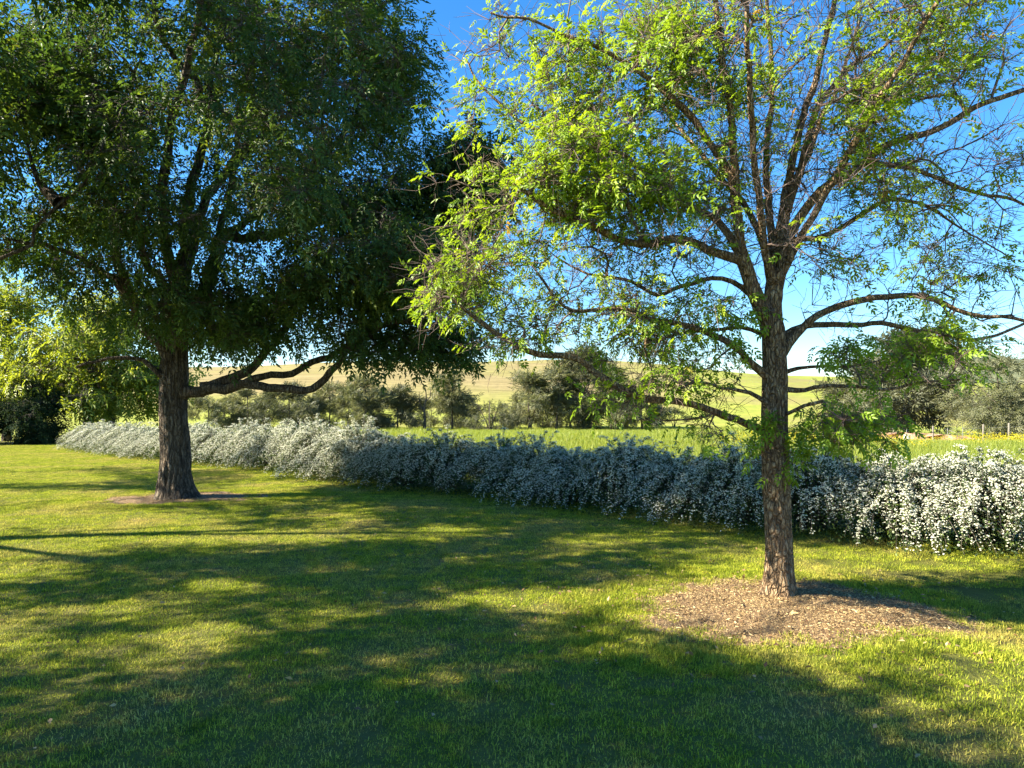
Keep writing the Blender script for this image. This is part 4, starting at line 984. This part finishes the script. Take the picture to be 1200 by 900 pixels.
for x_, yt_, w_, Y_, lab_ in ((264, 468, 50, 108, 'low olive tree filling the gap nearest the left trunk'), (316, 464, 50, 109, 'low olive tree filling the gap under the low limb'), (362, 462, 50, 108, 'low olive tree behind the broad one below the limb'), (408, 460, 52, 109, 'low olive tree just left of the tall rounded one'), (446, 458, 50, 108, 'low olive tree between the tall rounded one and the snag'),
                           (505, 466, 46, 108, 'low pale tree just right of the dead snag'), (552, 464, 44, 109, 'low pale tree left of the lone dark bush'), (600, 462, 40, 108, 'low pale tree right of the lone dark bush'), (636, 456, 44, 109, 'pale tree behind the slender leaning one'), (668, 450, 44, 110, 'pale tree filling the gap left of the tallest one'), (735, 458, 48, 109, 'pale tree near the right end of the row')):
    far(x_, yt_, w_, Y_, lab_, FO, .03, 1, 0, 80, 1.0)
# a dead snag
def snag():
    b = at(497, 505, 96); r = thing('dead_snag', 'bare dead snag between two olive trees in the far row', 'dead tree', b)
    def t(pts, r0, r1, par=None):
        bb = Buf(); P, _ = resample([b + np.array(q) for q in pts], .3); tube(bb, P, np.linspace(r0, r1, len(P)), 7, .5); obj('trunk' if par is None else 'limb', bb.mesh('limb', b, True), M_BARK_F, r)
    t([(0, 0, -.3), (.1, 0, 1.5), (0, 0, 3), (.25, 0, 4.3), (.2, 0, 5.6)], .24, .06); t([(.05, 0, 2.6), (-.6, 0, 3.6), (-.7, .2, 5.2)], .12, .03, 1); t([(.2, 0, 3.9), (.8, 0, 4.6), (.8, .2, 5.8)], .1, .03, 1)
snag()
# trees on the hill and its ridge
far(867, 418, 20, 215, 'small lone tree on the hillside left of the right trunk', FD_, .35, 1, 0, 40, .5)
for i, (x, yt, w, Y, lab) in enumerate(((398, 408, 30, 318, 'ridge tree nearest the low limb tip'), (430, 404, 34, 322, 'second ridge tree along the hill crest'), (462, 407, 30, 318, 'third ridge tree along the hill crest'), (494, 405, 34, 325, 'ridge tree above the open crowned creek tree'), (560, 412, 24, 320, 'low ridge tree above the lone dark bush'), (585, 411, 22, 322, 'low ridge tree right of the lone dark bush'))):
    far(x, yt, w, Y, lab, FD_, .1, 1, 0, 36, .6, sp=7)
# shrubs on the green slope at right
for i, (x, y, Y, hpx, wpx) in enumerate(((1098, 500, 92, 8, 14), (1112, 498, 94, 10, 14), (1122, 499, 93, 8, 12), (1137, 507, 86, 8, 16), (1148, 508, 86, 7, 14))):
    b = at(x, y, Y); simple_tree('slope_bush', ORD[i] + ' from the left of the small green bushes behind the earth bank', b, hpx * Y / FPX, wpx * Y / FPX, .03, 30, 8, .09, .16, FG, SPRAY_F, .0, 'small bushes behind the earth bank', category='bush')

# ------------------------------------------------------------------ far hills
def far_hills():
    xs = np.linspace(-200, 4600, 121); yy = np.linspace(2600, 5600, 25)
    def f(x, y):
        prof = 40 + 250 * ss(1900, 2600, x * 4000 / y) + 34 * np.sin(x * .0042) + 18 * np.sin(x * .011 + 1) + 10 * np.sin(x * .03)
        return (prof * np.exp(-((y - 3900 + x * .08) / 700) ** 2)) - 30
    V, Q = grid(xs, yy, f)
    m, nt, out = new_mat('wooded_hill'); g = N(nt, 'ShaderNodeNewGeometry'); n1 = noise_fac(nt, g.outputs['Position'], .006, 5, .6); n2 = noise_fac(nt, g.outputs['Position'], .03, 4, .6)
    c = mixc(nt, n2, ramp(nt, [(.42, (.05, .07, .03)), (.56, (.18, .18, .08))], n1), (.07, .085, .04)); p = N(nt, 'ShaderNodeBsdfPrincipled'); p.inputs['Roughness'].default_value = 1
    nt.links.new(c, p.inputs['Base Color']); nt.links.new(p.outputs[0], out.inputs['Surface'])
    obj('hills', mesh_np('hills', V, Q, 4, smooth=True), m, kind='structure')
far_hills()

# ------------------------------------------------------------------ earth bank, tub, fence
def earth_bank():
    m, nt, out = new_mat('red_earth'); g = N(nt, 'ShaderNodeNewGeometry'); n1 = noise_fac(nt, g.outputs['Position'], 1.2, 5, .65)
    c = ramp(nt, [(.3, (.14, .075, .045)), (.5, (.33, .19, .12)), (.75, (.46, .31, .2))], n1); p = N(nt, 'ShaderNodeBsdfPrincipled'); p.inputs['Roughness'].default_value = 1; nt.links.new(c, p.inputs['Base Color'])
    b = N(nt, 'ShaderNodeBump'); b.inputs['Distance'].default_value = .25; nt.links.new(n1, b.inputs['Height']); nt.links.new(b.outputs[0], p.inputs['Normal']); nt.links.new(p.outputs[0], out.inputs['Surface'])
    n = 60; rows = []
    for i in range(n):
        u = i / (n - 1); x = 1030 + 125 * u; Y = 74 - 9 * u + 1.2 * math.sin(u * 17); c0 = px(x, 500, Y); g0 = float(gh(c0[0], Y)); h = (.95 - .25 * u) * (.35 + .65 * math.sin(PI * min(1, u * 1.05 + .02)) ** .5) * (1 + .2 * mnoise.noise(Vector((u * 14, 0, 0))))
        for (dy, z) in ((-2.2, -.15), (-1.3, h * .18), (-.6 + .25 * mnoise.noise(Vector((u * 20, 5, 0))), h * .5), (-.25, h * .92), (.5, h), (3.5, h * .5), (6, -.3)):
            rows.append([c0[0], Y + dy, g0 + z])
    k = 7; Q = [(i * k + j, (i + 1) * k + j, (i + 1) * k + j + 1, i * k + j + 1) for i in range(n - 1) for j in range(k - 1)]
    obj('earth_bank', mesh_np('earth_bank', np.array(rows), np.array(Q), 4, smooth=True), m, kind='structure')
earth_bank()
def tub():
    b = px(1063, 514, 66); b[2] = float(gh(b[0], b[1])) + .05
    P = [b + np.array([0, 0, z]) for z in (0, .04, .35, .6, .64, .64, .3)]; bf = Buf(); tube(bf, P, [.22, .25, .29, .31, .335, .28, .24], 20, .5, True)
    r = obj('tub', bf.mesh('tub', b, True), plain_mat('white_plastic', (.75, .75, .73), .5, .08), label='small white tub at the foot of the twin trunked tree', category='tub'); r.location = b
tub()
M_POST = plain_mat('weathered_post', (.16, .14, .115), .9, .35, 20); M_STEEL = plain_mat('galvanised', (.16, .16, .15), .6, .15, 20, .3)
def fence():
    pts = [(1010, 52), (1036, 51), (1062, 50), (1093, 48), (1110, 47.4), (1128, 47), (1152, 45.5), (1182, 44), (1215, 42.5), (1250, 41)]
    b0 = px(1093, 500, 48); b0[2] = float(gh(b0[0], 48)); r = thing('wire_fence', 'low post and wire fence crossing the paddock at right', 'fence', b0)
    tops = []
    for i, (x, Y) in enumerate(pts):
        p = px(x, 500, Y); z = float(gh(p[0], Y)); big = x in (1093, 1182, 1152); h = 1.25 if big else 1.1; rr = .06 if big else .022; bf = Buf()
        P = [np.array([p[0], Y, z - .2]), np.array([p[0] + .01, Y, z + h * .5]), np.array([p[0] + .02, Y, z + h])]; tube(bf, P, [rr, rr * .96, rr * .92], 8, .5, True)
        obj('post', bf.mesh('post', b0, True), M_POST if big else M_STEEL, r); tops.append((p[0], Y, z))
    for k, f in enumerate((.35, .65, .95)):
        bf = Buf(); P = np.array([(x, Y, z + f * 1.08) for x, Y, z in tops]); tube(bf, P, np.full(len(P), .004), 4, .5, False); obj('wire', bf.mesh('wire', b0), M_STEEL, r)
fence()

# ------------------------------------------------------------------ paddock herbage and yellow flowers
M_TUFT = leaf_mat('tuft', [(0, (.13, .19, .025)), (.5, (.24, .30, .04)), (1, (.36, .37, .09))], .45)
M_YEL = leaf_mat('wildflower', [(0, (.40, .36, .02)), (1, (.62, .52, .02))], .35, tcol=(1, .95, .5))
tufts = [blade_tile('tuft', 90, .7, .12, .38, .014, M_TUFT, .5, .1, 20 + k) for k in range(4)]
def flower_tuft(seed):
    r = np.random.default_rng(seed); b = Buf(); n = 60; P = np.stack([r.uniform(-.35, .35, n), r.uniform(-.35, .35, n), r.uniform(.2, .5, n)], 1)
    tv = np.array([[-1, -1, 0], [1, -1, 0], [1, 1, 0], [-1, 1, 0], [0, -1, -1], [0, 1, -1], [0, 1, 1], [0, -1, 1.]]); tt = np.array([[0, 1, 2], [0, 2, 3], [4, 5, 6], [4, 6, 7]])
    stamp(b, tv, tt, P, frames(r.normal(0, 1, (n, 3)), (0, 0, 1), .5), r.uniform(.008, .018, n), r.random(n)); me = b.mesh('flower_heads'); me.materials.append(M_YEL); return bpy.data.objects.new('flower_heads', me)
yel = [flower_tuft(k) for k in range(3)]
n = 22000; Yp = 10 + 95 * rng.random(n) ** 1.5; Xp = Yp * rng.uniform(-.62, .85, n); PP = np.stack([Xp, Yp, np.zeros(n)], 1); PP = PP[(lawn_d(PP) < -2.1)]; PP[:, 2] = gh(PP[:, 0], PP[:, 1]) - .06
scatter('paddock_grass', PP, rng.uniform(0, 6.28, len(PP)), rng.uniform(.35, .9, len(PP)) * (1 + PP[:, 1] / 150), tufts, 'rank green grass of the paddock behind the hedge')
n = 9000; Yp = 11 + 75 * rng.random(n) ** 1.3; q = rng.uniform(-.3, .85, n); Xp = Yp * q; PP = np.stack([Xp, Yp, np.zeros(n)], 1)
dens = np.array([mnoise.noise(Vector((a * .12, b * .10, 3))) for a, b in PP[:, :2]]) + .9 * ss(.1, .7, q) - .35; PP = PP[(lawn_d(PP) < -2.3) & (rng.random(n) < np.clip((dens - .25) * .3, 0, .12))]; PP[:, 2] = gh(PP[:, 0], PP[:, 1]) - .06
scatter('yellow_wildflowers', PP, rng.uniform(0, 6.28, len(PP)), rng.uniform(.7, 1.3, len(PP)), yel, 'yellow wildflowers scattered through the paddock')

# ------------------------------------------------------------------ fallen leaves
M_LITTER = leaf_mat('dead_leaf', [(0, (.10, .05, .025)), (.5, (.24, .14, .06)), (1, (.42, .31, .14))], .15)
n = 900; a = rng.uniform(0, 2 * PI, n); r = np.where(np.arange(n) < 420, rng.normal(1.2, .5, n), rng.uniform(.5, 6, n)); P = np.stack([TREE_R[0] - .4 + np.cos(a) * r * 1.4, TREE_R[1] - .2 + np.sin(a) * r * .8, np.zeros(n)], 1)
P = P[(P[:, 1] > 1.5) & (lawn_d(P) > .3)]; n = len(P); P[:, 2] = lawn_h(P[:, 0], P[:, 1]) + .034
D = rng.normal(0, 1, (n, 3)); D[:, 2] *= .3; b = Buf(); tv, tt = np.array([[0, 0, 0], [.25, .4, .08], [-.25, .4, .08], [0, 1, -.05]]), np.array([[0, 1, 3], [0, 3, 2]])
stamp(b, tv, tt, P, frames(D, (0, 0, 1), .4), rng.uniform(.022, .05, n), rng.random(n))
obj('fallen_leaves', b.mesh('fallen_leaves'), M_LITTER, kind='stuff', label='dry brown leaves fallen on the lawn and mulch')
